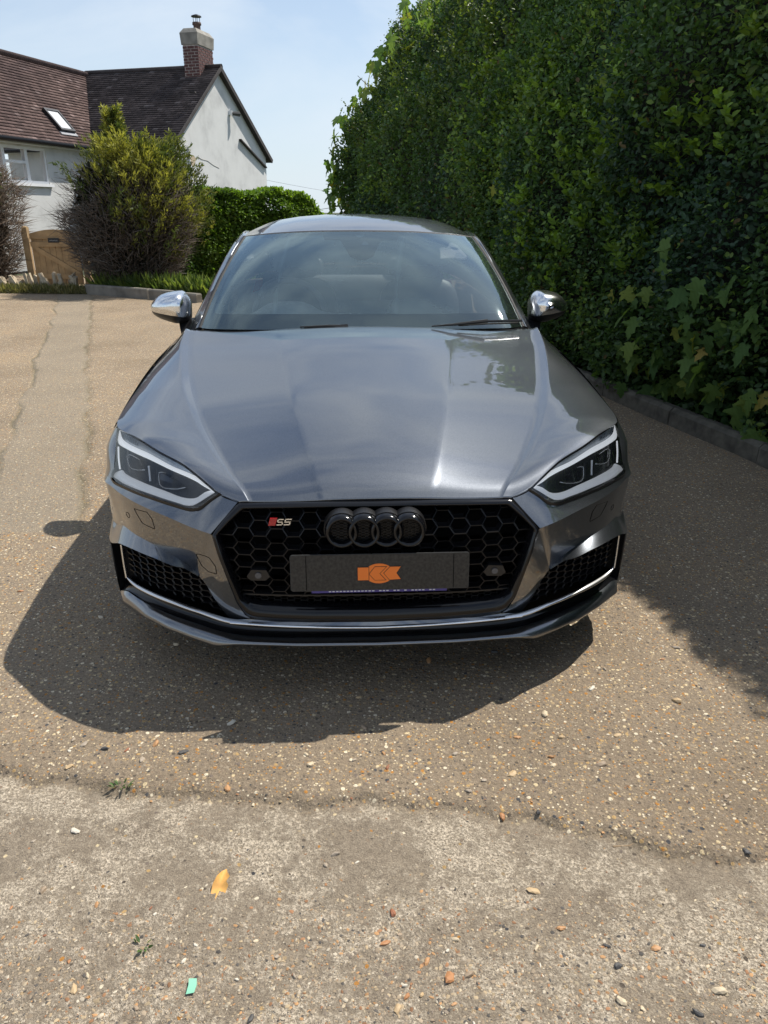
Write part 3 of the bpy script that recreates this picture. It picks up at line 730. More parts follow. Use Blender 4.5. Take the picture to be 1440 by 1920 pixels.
# ---- headlamps ------------------------------------------------------------
def base_poly_grid(top, bot, n, m, off):
    a = resample(top, n); b = resample(bot, n); rows_ = []
    for t in np.linspace(0, 1, m):
        r = a * (1 - t) + b * t
        rows_.append(np.array([(x, float(NY(x, z, off)), z) for x, y, z in r]))
    return rows_
for sg in (1, -1):
    mir = np.array([sg, 1, 1])
    h = empty('headlamp', (0, 0, 0), 0, car)
    def put(rows_, name, mat, flip=False, parent=h): return Sheet().add(np.array(rows_) * mir, flip=flip ^ (sg < 0), mirror=False).build(name, mat, parent)
    topE = A_['E'][1:]; botL = np.vstack([A_['L0'][1:], ])
    lens = base_poly_grid(topE, botL, 40, 12, -.001)
    MB().tube([p * mir for p in resample(A_['E'] + [0, .0, -.0035], 50)], .0028, 5).build('lamp_top_gap', VOID, h)
    put(lens, 'lamp_cover', LAMP_LENS, True)
    put([[p + np.array([-.004 * 0, .055, 0]) for p in r] for r in lens], 'lamp_housing', LAMP_DARK, True)
    rim_t = np.array(lens[0]); rim_b = np.array(lens[-1])
    put([rim_b, rim_b + [0, .012, .004], rim_b + [0, .055, .006]], 'lamp_lower_surround', GLOSS_BLACK, False)
    put([rim_b + [0, -.001, .009], rim_b + [0, -.0015, 0], rim_b + [0, .004, -.005]], 'lamp_seal', SATIN_BLACK, True)
    put([rim_t + [0, .0, 0], rim_t + [0, .03, -.002], rim_t + [0, .055, -.004]], 'lamp_upper_surround', SATIN_BLACK, True)
    so = np.array([r[-1] for r in lens]); put([so, so + [-.01, .055, 0]], 'lamp_side_surround', GLOSS_BLACK, True)
    def thick(t, b, d=.012, n=40):
        t = resample(t, n); b = resample(b, n); m_ = (t + b) / 2; t = t * .80 + m_ * .20; b = b * .74 + m_ * .26
        return [t + [0, d + .010, 0], t + [0, .006, 0], m_ + [0, .0, 0], b + [0, -.003, 0], b + [0, d, 0]]
    put(thick(A_['D1t'], A_['D1b']), 'daytime_light_strip', DRL_ON, True)
    put(thick(A_['D2t'], A_['D2b']), 'daytime_light_strip', DRL_LOW, True)
    # indicator reflector above the upper strip
    e_in = resample(A_['E'][2:], 30) + [0, .020, -.004]; d_in = resample(A_['D1t'][::-1], 30) + [0, .006, .001]
    rf = put(loft_rows(e_in, d_in, 5), 'indicator_reflector', LAMP_GREY, True)
    m_ = MB()
    for k in range(10):
        t = .70 + .026 * k; i = t * 29; a = e_in[int(i)] + (e_in[min(29, int(i) + 1)] - e_in[int(i)]) * (i % 1); b = d_in[int(i)] + (d_in[min(29, int(i) + 1)] - d_in[int(i)]) * (i % 1)
        a = a * .85 + b * .15; b = a * .25 + b * .75
        m_.tube([(a * mir) + [0, -.003, 0], (b * mir) + [0, -.003, 0]], .0014, 4)
    m_.build('indicator_rib', LAMP_GREY, h)
    def tube(line, r, name, mat): return MB().tube([p * mir for p in resample(line, 14)], r, 6).build(name, mat, h, True)
    tube(A_['barO'], .0028, 'light_bar', DRL_ON)
    tube(A_['barI'], .0035, 'light_bar', LIGHT_STRIP)
    for nm in ('pr1', 'pr2'):
        q = A_[nm]; tube(q, .0016, 'projector_rim', SATIN_CHROME)
        c = q.mean(0) + [0, .006, 0]
        poly_ = [(p + [0, .004, 0]) * mir for p in q]
        mesh_obj('projector_lens', poly_, [tuple(range(len(poly_)))], simple('projector_glass', (.012, .012, .016), .05, coat=1.0), h, False)
# headlamp washer flaps, tow-eye cover and bumper sensors: shut lines
for sg in (1, -1):
    for nm in (('washer', 'tow') if sg < 0 else ('washer',)):
        q = resample(np.vstack([A_[nm], A_[nm][:1]]), 40, False)
        lean = nm == 'washer'
        face_pts = [on_bumper(x * sg, z, .0002) for x, y, z in q]
        MB().tube(face_pts, .0011, 4).build('washer_flap_gap' if lean else 'tow_cover_gap', VOID, car)
    zt = .507; x = .783
    MB().tube([on_bumper(x * sg + .008 * math.cos(a), zt + .009 * math.sin(a), .0002) for a in np.linspace(0, 2 * math.pi, 17)], .001, 4).build('bumper_sensor_gap', VOID, car)
# ---- windscreen, roof, cabin ---------------------------------------------
wsb = resample([(0, 1.392, .922), (.25, 1.394, .922), (.5, 1.415, .921), (.66, 1.45, .919), (.732, 1.50, .917)], 30)
wst = resample([(0, 1.985, 1.3175), (.2, 1.995, 1.3150), (.4, 2.03, 1.305), (.52, 2.07, 1.294), (.578, 2.10, 1.287)], 30)
def ws_at(u, v, off=0.0):
    i = u * 29; k = int(min(28, i)); f = i - k
    a = wsb[k] * (1 - f) + wsb[k + 1] * f; b = wst[k] * (1 - f) + wst[k + 1] * f
    p = a * (1 - v) + b * v; bl = 4 * v * (1 - v) * .022
    nrm = np.array([.25 * u, -.52, .83]); nrm /= np.linalg.norm(nrm)
    return p + nrm * (bl + off)
def ws_grid(us, vs_, off=0.0): return [[ws_at(u, v, off) for u in us] for v in vs_]
U1 = np.linspace(0, 1, 30); V1 = np.linspace(0, 1, 16)
Sheet().add(ws_grid(U1, V1), flip=False).build('windscreen', WINDSCREEN, car)
Sheet().add(ws_grid(np.linspace(0, .99, 30), np.linspace(.01, .99, 16), -.011), flip=False).build('windscreen_inner_face', HAZE_FILM, car)  # inner sheet added to carry the painted haze
fr_ = Sheet()
fr_.add(ws_grid(np.linspace(0, 1, 30), np.linspace(0, .135, 4), -.004))
fr_.add(ws_grid(np.linspace(0, 1, 30), np.linspace(.965, 1, 3), -.004))
fr_.add(ws_grid(np.linspace(.955, 1, 3), np.linspace(.135, .965, 12), -.004))
# rounded lower corners of the clear area
cor = []
for k in range(7):
    a = R(90 * k / 6); cor.append(ws_at(.915 + .04 * math.sin(a), .135 + .075 - .075 * math.cos(a), -.004))
cpt = ws_at(.955, .135, -.004)
for sg in (1, -1):
    b0 = len(fr_.V); fr_.V += [tuple(np.array(p) * [sg, 1, 1]) for p in [cpt] + cor]
    fr_.F += [(b0, b0 + k + 1, b0 + k + 2)[::sg] for k in range(6)]
fr_.build('windscreen_border', FRIT, car)
# camera and rain sensor shield behind the glass
def wsxy(x, z):   # centre of the glass
    lo, hi = 0.0, 1.0
    for _ in range(30):
        m_ = (lo + hi) / 2
        if ws_at(0, m_)[2] < z: lo = m_
        else: hi = m_
    p = ws_at(min(1, abs(x) / .62), lo, -.006); return (x, p[1], p[2] + 0.0)
sx = .010
shield = [(-.190, 1.317), (.196, 1.317), (.182, 1.286), (.105, 1.284), (.080, 1.255), (.058, 1.215), (.02, 1.200), (-.018, 1.200), (-.055, 1.215), (-.078, 1.255), (-.10, 1.284), (-.176, 1.286)]
V = [wsxy(x + sx * 0, z) for x, z in shield]
V2 = [(x, y + .02, z - .012) for x, y, z in V]
n = len(V); sh = mesh_obj('sensor_shield', V + V2, [tuple(range(n))] + [(i, (i + 1) % n, (i + 1) % n + n, i + n) for i in range(n)], MATT_BLACK, car, False)
q = [(.002, 1.258), (.038, 1.258), (.034, 1.268), (.022, 1.2745), (.012, 1.273)]
V = [tuple(np.array(wsxy(x, z)) + [0, -.003, .002]) for x, z in q]
mesh_obj('camera_window', V, [tuple(range(len(V)))], LAMP_GREY, sh, False)
# roof
rzc = pch([1.985, 2.08, 2.2, 2.35, 2.6, 2.9, 3.3, 3.6], [1.3185, 1.342, 1.363, 1.381, 1.394, 1.388, 1.352, 1.310])
def roof_sec(t, u):
    """t 0..1 front to rear, u 0..1 centre to cant rail"""
    f0 = wst[min(29, int(round(u * 29)))]
    k = u * 29; i = int(min(28, k)); f0 = wst[i] * (1 - (k - i)) + wst[i + 1] * (k - i)
    y = f0[1] + t * (3.52 - f0[1])
    wd = np.interp(y, [2.0, 2.5, 3.1, 3.55], [.578, .615, .61, .56])
    x = u * (f0[0] / max(u, 1e-6) if u > 0 else 0) if False else u * wd * (1 + .02 * (1 - u))
    if t == 0: x = f0[0]
    xx = abs(x) / .60
    zdrop = np.interp(xx, [0, .3, .55, .75, .85, 1.0, 1.03], [0, .0045, .016, .034, .052, .088, .098])
    z = float(rzc(y)) - zdrop
    w = max(0, 1 - t / .16) ** 2
    z0 = f0[2] + .002 + (float(rzc(y)) - float(rzc(f0[1]))) * .8
    return np.array([x * (1 - w) + (f0[0]) * w, y, z * (1 - w) + z0 * w])
rrows = [[roof_sec(t, u) for u in np.linspace(0, 1, 26)] for t in np.concatenate([[0, .004, .01, .02, .035], np.linspace(.05, 1, 30)])]
rrows = np.array(rrows); lead = rrows[0] + [0, .012, -.012]
Sheet().add(np.concatenate([[lead], rrows]), flip=False).build('roof', PAINT, car)
# windscreen rubber at the header
hd = wst + [0, -.002, .0005]
Sheet().add([hd + [0, -.005, -.004], hd + [0, .001, .001], hd + [0, .008, -.006]]).build('header_seal', RUBBER, car)
# A pillars: rubber lip, painted face, outer face
ib = resample([tuple(ws_at(1, v)) for v in np.linspace(0, 1, 9)], 18)
ob = resample([(.808, 1.60, .882), (.775, 1.72, .962), (.705, 1.92, 1.125), (.640, 2.12, 1.258), (.622, 2.30, 1.294)], 18)
ridge_b = resample([(.768, 1.520, .902), (.732, 1.65, .985), (.672, 1.86, 1.135), (.612, 2.08, 1.275), (.603, 2.20, 1.302)], 18)
Sheet().add([ib + [-.006, 0, 0], ib + [.003, -.003, .004], ib + [.010, 0, .002], ib + [.011, .012, -.006]], flip=False).build('windscreen_seal', RUBBER, car)
pr_ = Sheet()
inn_ = ib + [.011, .001, .002]
pr_.add([inn_, inn_ * .66 + ridge_b * .34 + [0, -.004, .003], inn_ * .3 + ridge_b * .7 + [0, -.004, .003], ridge_b, ridge_b * .9 + ob * .1 + [.001, .004, -.001], ridge_b * .6 + ob * .4 + [.004, 0, 0], ob], flip=False)
pr_.build('windscreen_pillar', PAINT, car)
# cant rail from pillar top to the rear
topT = resample([(.622, 2.30, 1.292), (.640, 2.6, 1.290), (.640, 3.0, 1.272), (.615, 3.45, 1.205), (.575, 3.95, 1.085), (.56, 4.15, 1.02)], 30)
re = np.array([r[-1] for r in rrows]); 
re_l = resample(np.vstack([re[4:], [(.535, 3.8, 1.235), (.52, 4.05, 1.12), (.54, 4.22, 1.03)]]), 30)
tt = resample(np.vstack([ob[-6:], topT[1:]]), 30)
Sheet().add([re_l, re_l * .6 + tt * .4 + [.008, 0, .008], tt, tt + [-.01, 0, -.012]], flip=False).build('cant_rail', PAINT, car)
# side windows and shoulder shelf
blt = resample([(.800, 1.60, .878), (.812, 1.8, .885), (.815, 2.2, .893), (.815, 3.0, .915), (.80, 3.6, .935), (.755, 4.05, .955), (.70, 4.2, .965)], 40)
tpl = resample(np.vstack([ob[:-1], topT]), 40)
Sheet().add(loft_rows(blt, tpl, 8, (.012, 0, 0)), flip=False).build('side_window', SIDE_GLASS, car)
shl = np.array([(float(beltx(y)), y, float(beltz(y))) for y in np.clip(blt[:, 1], 1.39, 4.3)])
fr0 = np.array([(.80, 1.39, .86)]);
Sheet().add([blt + [.004, 0, .006], blt + [.012, 0, .004], blt * .5 + shl * .5 + [0, 0, .004], shl], flip=True).build('door_shoulder', PAINT, car)
Sheet().add([blt + [-.002, 0, .010], blt + [.008, 0, .010], blt + [.010, 0, .003]], flip=True).build('window_trim', SATIN_BLACK, car)
# cowl corner between bonnet and door shoulder
cc = np.array([[(.775, 1.38, .885), (.83, 1.385, .862), (.893, 1.385, .806)], [(.785, 1.47, .886), (.84, 1.48, .862), (.894, 1.48, .816)], [(.800, 1.60, .880), (.85, 1.60, .860), (.893, 1.60, .826)]])
Sheet().add(cc, flip=False).build('wing_top', PAINT, car)
Sheet().add([[(0, 1.37, .905), (.4, 1.38, .905), (.78, 1.40, .89)], [(0, 1.46, .918), (.4, 1.47, .915), (.80, 1.56, .875)]]).build('scuttle_panel', MATT_BLACK, car)
# tailgate, rear glass, rear end
rg = Sheet(); a = rrows[-1]; b = np.array([(u * .56, 4.30 - .05 * u * u, 1.03 - .02 * u * u) for u in np.linspace(0, 1, 26)])
rg.add([a * (1 - t) + b * t + [0, 0, .05 * 4 * t * (1 - t)] for t in np.linspace(0, 1, 10)]).build('rear_window', SIDE_GLASS, car)
yy = 4.62
tl = [b, np.array([(u * .70, 4.58 - .14 * u * u, 1.00 - .03 * u) for u in np.linspace(0, 1, 26)]), np.array([(u * .74, 4.66 - .20 * u * u, .985 - .06 * u) for u in np.linspace(0, 1, 26)]),
      np.array([(u * .76, 4.68 - .20 * u * u, .80) for u in np.linspace(0, 1, 26)])]
Sheet().add(tl).build('tailgate', PAINT, car)
rb = [np.array([(u * .80, 4.69 - .20 * u * u, .80) for u in np.linspace(0, 1, 26)]), np.array([(u * .82, 4.75 - .22 * u * u, .60) for u in np.linspace(0, 1, 26)]), np.array([(u * .82, 4.75 - .22 * u * u, .40) for u in np.linspace(0, 1, 26)]), np.array([(u * .78, 4.66 - .2 * u * u, .22) for u in np.linspace(0, 1, 26)])]
Sheet().add(rb).build('rear_bumper', PAINT, car)
for sg in (1, -1):
    Sheet().add(np.array([[(.40, 4.665, .90), (.60, 4.58, .90), (.76, 4.47, .885), (.80, 4.40, .88)], [(.42, 4.675, .80), (.62, 4.60, .80), (.78, 4.50, .80), (.83, 4.40, .79)]]) * [sg, 1, 1] + [0, .012, 0], flip=sg < 0, mirror=False).build('tail_lamp', TAIL_RED, car)
MB().box((0, 2.4, .172), (1.62, 4.2, .02)).build('underfloor', VOID, car)
MB().box((0, 3.95, .90), (1.15, .5, .02)).build('parcel_shelf', CABIN, car)
bulk = MB(); bulk.box((0, 1.36, .52), (1.5, .02, .64)); bulk.build('bulkhead', VOID, car)

# ---- wheels -----------------------------------------------------------------
def lathe(prof, n, ax='X'):
    V = []; F = []; m_ = len(prof)
    for k in range(n):
        a = 2 * math.pi * k / n
        for (x, r) in prof: V.append((x, r * math.cos(a), r * math.sin(a)))
    for k in range(n):
        for j in range(m_ - 1): F.append((k * m_ + j, k * m_ + j + 1, ((k + 1) % n) * m_ + j + 1, ((k + 1) % n) * m_ + j))
    return V, F
def make_wheel(x, y, sg):
    w = empty('wheel', (x, y, WR), 0, car)
    V, F = lathe([(-.11, .245), (-.125, .27), (-.125, .31), (-.105, .327), (-.05, .33), (.05, .33), (.105, .327), (.125, .31), (.125, .27), (.11, .245)], 48)
    mesh_obj('tyre', V, F, RUBBER, w)
    V, F = lathe([(sg * .118, .25), (sg * .112, .235), (sg * .02, .225), (-sg * .11, .235)], 48); mesh_obj('rim', V, F, RIM, w)
    m_ = MB()
    for k in range(5):
        a0 = 2 * math.pi * k / 5
        for da in (-.16, .16):
            p0 = (sg * .095, .05 * math.cos(a0 + da * 2), .05 * math.sin(a0 + da * 2)); p1 = (sg * .105, .235 * math.cos(a0 + da), .235 * math.sin(a0 + da))
            m_.tube([p0, p1], [.022, .015], 6)
    V, F = lathe([(sg * .105, .001), (sg * .105, .055), (sg * .07, .065)], 20); m_.add(V, F)
    m_.build('spokes', RIM, w)
    V, F = lathe([(0, .03), (0, .17), (sg * .02, .17), (sg * .02, .03)], 30); mesh_obj('brake_disc', V, F, SATIN_CHROME, w)
for yw in (WY, RY):
    for sg in (1, -1): make_wheel(sg * .775, yw, sg)
for yw in (WY, RY):      # arch liners
    ln = []
    for a in np.linspace(0, math.pi, 20): ln.append([(.885, yw - .362 * math.cos(a), .325 + .362 * math.sin(a)), (.60, yw - .35 * math.cos(a), .325 + .35 * math.sin(a))])
    Sheet().add(ln).build('wheel_arch_liner', VOID, car)

# ---- door mirrors -------------------------------------------------------------
MO = A_['MIR']; mc = np.array([.908, 0, .985])
def mir_ring(sc, y, dx=0, dz=0):
    o = resample(np.vstack([MO, MO[:1]]), 49)[:-1]; o = mc + (o - mc) * sc; o[:, 1] = y; o[:, 0] += dx; o[:, 2] += dz
    o[:, 1] += (o[:, 0] - .908) * .22
    return o
rings = [mir_ring(.90, 1.815), mir_ring(.985, 1.80), mir_ring(1.0, 1.775), mir_ring(.985, 1.75), mir_ring(.94, 1.725), mir_ring(.86, 1.703, -.002), mir_ring(.74, 1.684, -.004, .002), mir_ring(.58, 1.671, -.006, .003), mir_ring(.36, 1.662, -.008, .004), mir_ring(.12, 1.658, -.008, .004)]
RV = np.concatenate(rings); nr, ncol = len(rings), 48
def mline(x): return np.interp(x, [.80, .8876, .8933, 1.02], [.940, .942, .954, .970])
for sg in (1, -1):
    m_ = empty('door_mirror', (0, 0, 0), 0, car)
    import bmesh
    for nm, mt, keep_up in (('mirror_cap', CHROME, True), ('mirror_shell', SATIN_BLACK, False)):
        o = mesh_obj(nm, RV * [sg, 1, 1], list(grid_faces(nr, ncol, 0, sg > 0, True)) + [tuple(range((nr - 1) * ncol, nr * ncol))], mt, m_)
        bm = bmesh.new(); bm.from_mesh(o.data)
        bmesh.ops.bisect_plane(bm, geom=bm.verts[:] + bm.edges[:] + bm.faces[:], plane_co=(sg * .80, 0, .938), plane_no=(-sg * .135, 0, .99), clear_outer=not keep_up, clear_inner=keep_up)
        bm.to_mesh(o.data); bm.free(); o.data.polygons.foreach_set('use_smooth', [True] * len(o.data.polygons))
    # thin trim line round the cap, indicator strip
    gl = mir_ring(.90, 1.8145); mesh_obj('mirror_glass', gl * [sg, 1, 1], [tuple(range(48))], simple('mirror_silver', (.8, .8, .8), .03, metal=1), m_, False)
    ridge = [(.832, 1.712, .9725), (.86, 1.690, .972), (.90, 1.684, .9745), (.95, 1.697, .980), (.99, 1.735, .986)]
    MB().tube([np.array(p) * [sg, 1, 1] for p in resample(ridge, 16)], .0022, 5).build('indicator_strip', SATIN_CHROME, m_, True)
    st = MB()
    P0 = [(.872, 1.72, .912), (.815, 1.735, .930), (.815, 1.80, .925), (.872, 1.79, .908)]; P1 = [(.852, 1.655, .858), (.795, 1.66, .895), (.795, 1.78, .895), (.868, 1.77, .860)]
    st.hexa([np.array(p) * [sg, 1, 1] for p in P1] + [np.array(p) * [sg, 1, 1] for p in P0])
    st.build('mirror_stalk', SATIN_BLACK, m_)

# ---- wipers ---------------------------------------------------------------------
def on_glass(x, v, off=.012): return ws_at(min(1, abs(x) / .70), v, off) * [1 if x >= 0 else -1, 1, 1]
wp = empty('wiper', (0, 0, 0), 0, car)
MB().tube([(.715, 1.452, .951), (.62, 1.425, .9535), (.535, 1.405, .955)], [.006, .006, .005], 6).build('wiper_arm', SATIN_BLACK, wp)
MB().tube([(.55, 1.402, .957), (.50, 1.398, .953), (.40, 1.392, .943), (.30, 1.39, .936)], [.009, .008, .006, .003], 6).build('wiper_blade', MATT_BLACK, wp)
MB().tube([(.70, 1.455, .941), (.55, 1.42, .942), (.42, 1.40, .938)], .004, 6).build('wiper_rubber', RUBBER, wp)
wp2 = empty('wiper', (0, 0, 0), 0, car)
MB().tube([(-.07, 1.398, .9365), (-.16, 1.398, .9375), (-.28, 1.398, .934)], [.007, .006, .003], 6).build('wiper_blade', MATT_BLACK, wp2)
MB().tube([(-.07, 1.40, .942), (-.10, 1.40, .941)], .004, 6).build('wiper_arm', SATIN_BLACK, wp2)

# ---- cabin -------------------------------------------------------------------------
dsh = []
for v, y in enumerate(np.linspace(1.42, 1.95, 9)):
    r = []
    for x in np.linspace(-.70, .70, 41):
        z = .905 + .028 * math.sin(min(1, (y - 1.42) / .3) * math.pi / 2)
        hump = math.exp(-((x + .36) / .145) ** 4) * .060 * np.clip((y - 1.55) / .15, 0, 1)
        if y > 1.90: z -= .02
        r.append((x * (1 + .03 * (y - 1.42)), y, z + hump - .018 * (abs(x) / .7) ** 4))
    dsh.append(r)
G_ = np.array(dsh); last = G_[-1] + [0, .03, -.10]; last2 = G_[-1] + [0, .03, -.35]
Sheet().add(np.concatenate([G_, [last], [last2]]), mirror=False).build('dashboard', CABIN_LIGHT, car)
MB().box((.06, 1.80, .965), (.22, .012, .075)).build('dash_screen', GLOSS_BLACK, car)
sw = empty('steering_wheel', (-.365, 2.02, .905), 0, car); sw.rotation_euler = (R(-24), 0, 0)
m_ = MB(); m_.tube([(.182 * math.cos(a), 0, .182 * math.sin(a)) for a in np.linspace(0, 2 * math.pi, 33)], .016, 8, False); m_.build('steering_rim', CABIN, sw, True)
m_ = MB(); m_.box((0, 0, 0), (.12, .05, .10)); m_.box((.1, 0, 0), (.14, .02, .04)); m_.box((-.1, 0, 0), (.14, .02, .04)); m_.box((0, 0, -.1), (.04, .02, .14)); m_.build('steering_hub', CABIN, sw)
def rounded(c, d, nm, par, mat, rx=0, p=4.0):
    V = []; F = []; nu, nv = 16, 10
    for i in range(nv + 1):
        ph = -math.pi / 2 + math.pi * i / nv
        for k in range(nu):
            t = 2 * math.pi * k / nu
            def sp(a): return math.copysign(abs(a) ** (2 / p), a)
            v = Vector((sp(math.cos(ph)) * sp(math.cos(t)) * d[0] / 2, sp(math.cos(ph)) * sp(math.sin(t)) * d[1] / 2, sp(math.sin(ph)) * d[2] / 2))
            v = Matrix.Rotation(rx, 3, 'X') @ v; V.append((c[0] + v.x, c[1] + v.y, c[2] + v.z))
    return mesh_obj(nm, V, grid_faces(nv + 1, nu, 0, True, True), mat, par)
for x, y in ((-.365, 2.62), (.365, 2.62)):
    s_ = empty('front_seat', (x, y, .3), 0, car)
    rounded((0, 0, .42), (.50, .16, .66), 'backrest', s_, SEAT, R(-14))
    rounded((0, -.28, .12), (.50, .56, .18), 'seat_cushion', s_, SEAT)
    rounded((0, .12, .83), (.27, .11, .20), 'headrest', s_, SEAT, R(-10))
rs = empty('rear_seat', (0, 3.5, .3), 0, car)
rounded((0, 0, .40), (1.2, .18, .60), 'backrest', rs, SEAT, R(-18)); rounded((0, -.3, .12), (1.2, .55, .2), 'seat_cushion', rs, SEAT)
for x in (-.36, .36): rounded((x, .10, .74), (.26, .10, .14), 'headrest', rs, SEAT)
m_ = empty('rear_view_mirror', (.012, 2.03, 1.225), 0, car)
rounded((0, 0, 0), (.24, .035, .065), 'mirror_body', m_, CABIN); MB().tube([(0, -.01, .01), (0, -.05, .08)], .01, 6).build('mirror_stem', CABIN, m_)
# ================================================================== noise helpers
def hash2(ix, iy, seed):
    h = (ix.astype(np.int64) * 374761393 + iy.astype(np.int64) * 668265263 + seed * 144665) & 0x7fffffff
    h = (h ^ (h >> 13)) * 1274126177 & 0x7fffffff
    return ((h ^ (h >> 16)) & 0xffff) / 65535.0
def vnoise(x, y, seed=0):
    x = np.asarray(x, float); y = np.asarray(y, float)
    ix = np.floor(x); iy = np.floor(y); fx = x - ix; fy = y - iy
    fx = fx * fx * (3 - 2 * fx); fy = fy * fy * (3 - 2 * fy)
    a = hash2(ix, iy, seed); b = hash2(ix + 1, iy, seed); c = hash2(ix, iy + 1, seed); d = hash2(ix + 1, iy + 1, seed)
    return (a * (1 - fx) + b * fx) * (1 - fy) + (c * (1 - fx) + d * fx) * fy
def fbm(x, y, seed=0, oct=4, gain=.5):
    s = 0; a = 1; t = 0
    for k in range(oct): s = s + a * vnoise(x * 2 ** k, y * 2 ** k, seed + 17 * k); t += a; a *= gain
    return s / t

def nodes(nt): 
    def N(t, **kw):
        n = nt.nodes.new('ShaderNode' + t)
        for k, v in kw.items():
            if k in n.inputs: n.inputs[k].default_value = v
            else: setattr(n, k, v)
        return n
    def Lk(a, b): nt.links.new(a, b)
    return N, Lk
def ramp(nt, stops, interp='LINEAR'):
    r = nt.nodes.new('ShaderNodeValToRGB'); cr_ = r.color_ramp; cr_.interpolation = interp
    while len(cr_.elements) < len(stops): cr_.elements.new(0.5)
    for e, (p, c) in zip(cr_.elements, stops): e.position = p; e.color = (*c, 1)
    return r

# ================================================================== ground
def driveway_material():
    m, nt, b, out = new_mat('weathered_aggregate_concrete')
    N, Lk = nodes(nt)
    t = N('TexCoord'); sp = N('SeparateXYZ'); Lk(t.outputs['Object'], sp.inputs[0])
    def M(op, a, c=None, d=None, clamp=False):
        k = N('Math'); k.operation = op; k.use_clamp = clamp
        for i, x in enumerate((a, c, d)):
            if x is None: continue
            if isinstance(x, (int, float)): k.inputs[i].default_value = x
            else: Lk(x, k.inputs[i])
        return k.outputs[0]
    def noise(sc, det=5, ro=.55):
        n = N('TexNoise'); n.inputs['Scale'].default_value = sc; n.inputs['Detail'].default_value = det; n.inputs['Roughness'].default_value = ro
        Lk(t.outputs['Object'], n.inputs['Vector']); return n.outputs['Fac']
    def mix(fac, a, c, mode='MIX'):
        k = N('MixRGB'); k.blend_type = mode
        if isinstance(fac, (int, float)): k.inputs[0].default_value = fac
        else: Lk(fac, k.inputs[0])
        for i, x in ((1, a), (2, c)):
            if isinstance(x, tuple): k.inputs[i].default_value = (*x, 1)
            else: Lk(x, k.inputs[i])
        return k.outputs[0]
    STONES = [(0, (.10, .085, .07)), (.10, (.38, .28, .17)), (.20, (.25, .21, .165)), (.34, (.52, .44, .31)), (.44, (.20, .165, .13)), (.56, (.34, .27, .19)), (.68, (.16, .135, .115)), (.76, (.60, .54, .43)), (.83, (.36, .21, .11)), (.90, (.28, .24, .19)), (.96, (.06, .06, .062))]
    def chips(scale, thr):
        v = N('TexVoronoi'); v.inputs['Scale'].default_value = scale; v.inputs['Randomness'].default_value = 1
        # flattened, turned chips: warp the lookup a little
        w = N('TexNoise'); w.inputs['Scale'].default_value = scale * .7; Lk(t.outputs['Object'], w.inputs['Vector'])
        wm = N('VectorMath'); wm.operation = 'SCALE'; wm.inputs['Scale'].default_value = .55 / scale; Lk(w.outputs['Color'], wm.inputs[0])
        wa = N('VectorMath'); wa.operation = 'ADD'; Lk(t.outputs['Object'], wa.inputs[0]); Lk(wm.outputs[0], wa.inputs[1])
        Lk(wa.outputs[0], v.inputs['Vector'])
        r = ramp(nt, STONES, 'CONSTANT'); s = N('SeparateColor'); Lk(v.outputs['Color'], s.inputs[0]); Lk(s.outputs[0], r.inputs['Fac'])
        msk = M('MULTIPLY', M('LESS_THAN', v.outputs['Distance'], thr), M('GREATER_THAN', s.outputs[1], .38))
        return r.outputs['Color'], msk, v.outputs['Distance']
    c1, m1, d1 = chips(62, .33); c2, m2, d2 = chips(135, .38)
    fine = ramp(nt, [(.28, (.085, .070, .055)), (.5, (.205, .170, .132)), (.74, (.36, .305, .235))]); Lk(M('ADD', M('MULTIPLY', noise(300, 4, .8), .62), M('MULTIPLY', noise(85, 4, .7), .38)), fine.inputs['Fac'])
    agg = mix(m2, fine.outputs['Color'], c2); agg = mix(m1, agg, c1)
    big = ramp(nt, [(.3, (.80, .79, .78)), (.55, (1, 1, 1)), (.8, (1.12, 1.08, 1.02))]); Lk(noise(1.1, 6), big.inputs['Fac'])
    agg = mix(1.0, agg, big.outputs['Color'], 'MULTIPLY')
    # apron: worn concrete, laitance patches with dark pits
    sand = ramp(nt, [(.30, (.080, .067, .055)), (.5, (.205, .175, .140)), (.72, (.36, .315, .255))]); Lk(M('ADD', M('MULTIPLY', noise(240, 5, .8), .60), M('MULTIPLY', noise(60, 5, .7), .40)), sand.inputs['Fac'])
    pn = noise(4.2, 8, .68); pn2 = noise(95, 4, .7)
    pm = M('MULTIPLY_ADD', M('ADD', M('MULTIPLY', pn, 1.15), M('ADD', M('MULTIPLY', pn2, .55), M('MULTIPLY', noise(28, 5, .7), .55))), 7.0, -7.45, True)
    pm = M('MULTIPLY', pm, M('MULTIPLY_ADD', noise(170, 4, .8), 7.0, -2.75, True))
    lait = ramp(nt, [(.3, (.38, .33, .265)), (.7, (.62, .55, .455))]); Lk(noise(60, 5, .7), lait.inputs['Fac'])
    ap = mix(pm, sand.outputs['Color'], lait.outputs['Color'])
    dk = ramp(nt, [(.58, (1, 1, 1)), (.78, (.52, .50, .49))]); Lk(noise(2.6, 7, .6), dk.inputs['Fac'])
    ap = mix(1.0, ap, dk.outputs['Color'], 'MULTIPLY')
    v3c, v3m, _ = chips(48, .22)
    ap = mix(M('MULTIPLY', v3m, M('GREATER_THAN', noise(9, 3), .52)), ap, v3c)
    at = N('Attribute'); at.attribute_name = 'apron'
    colr = mix(at.outputs['Fac'], agg, ap)
    ja = N('Attribute'); ja.attribute_name = 'joint'
    colr = mix(M('MULTIPLY', ja.outputs['Fac'], M('MULTIPLY', M('MULTIPLY_ADD', noise(7, 5), 2.2, -.75, True), M('MULTIPLY_ADD', noise(2.4, 3), 5.0, -1.9, True))), colr, (.060, .052, .040))
    # relaid strip with mossy joints running from the gate
    px, py = sp.outputs['X'], sp.outputs['Y']
    wob = M('MULTIPLY_ADD', noise(1.3, 3), .26, -.13)
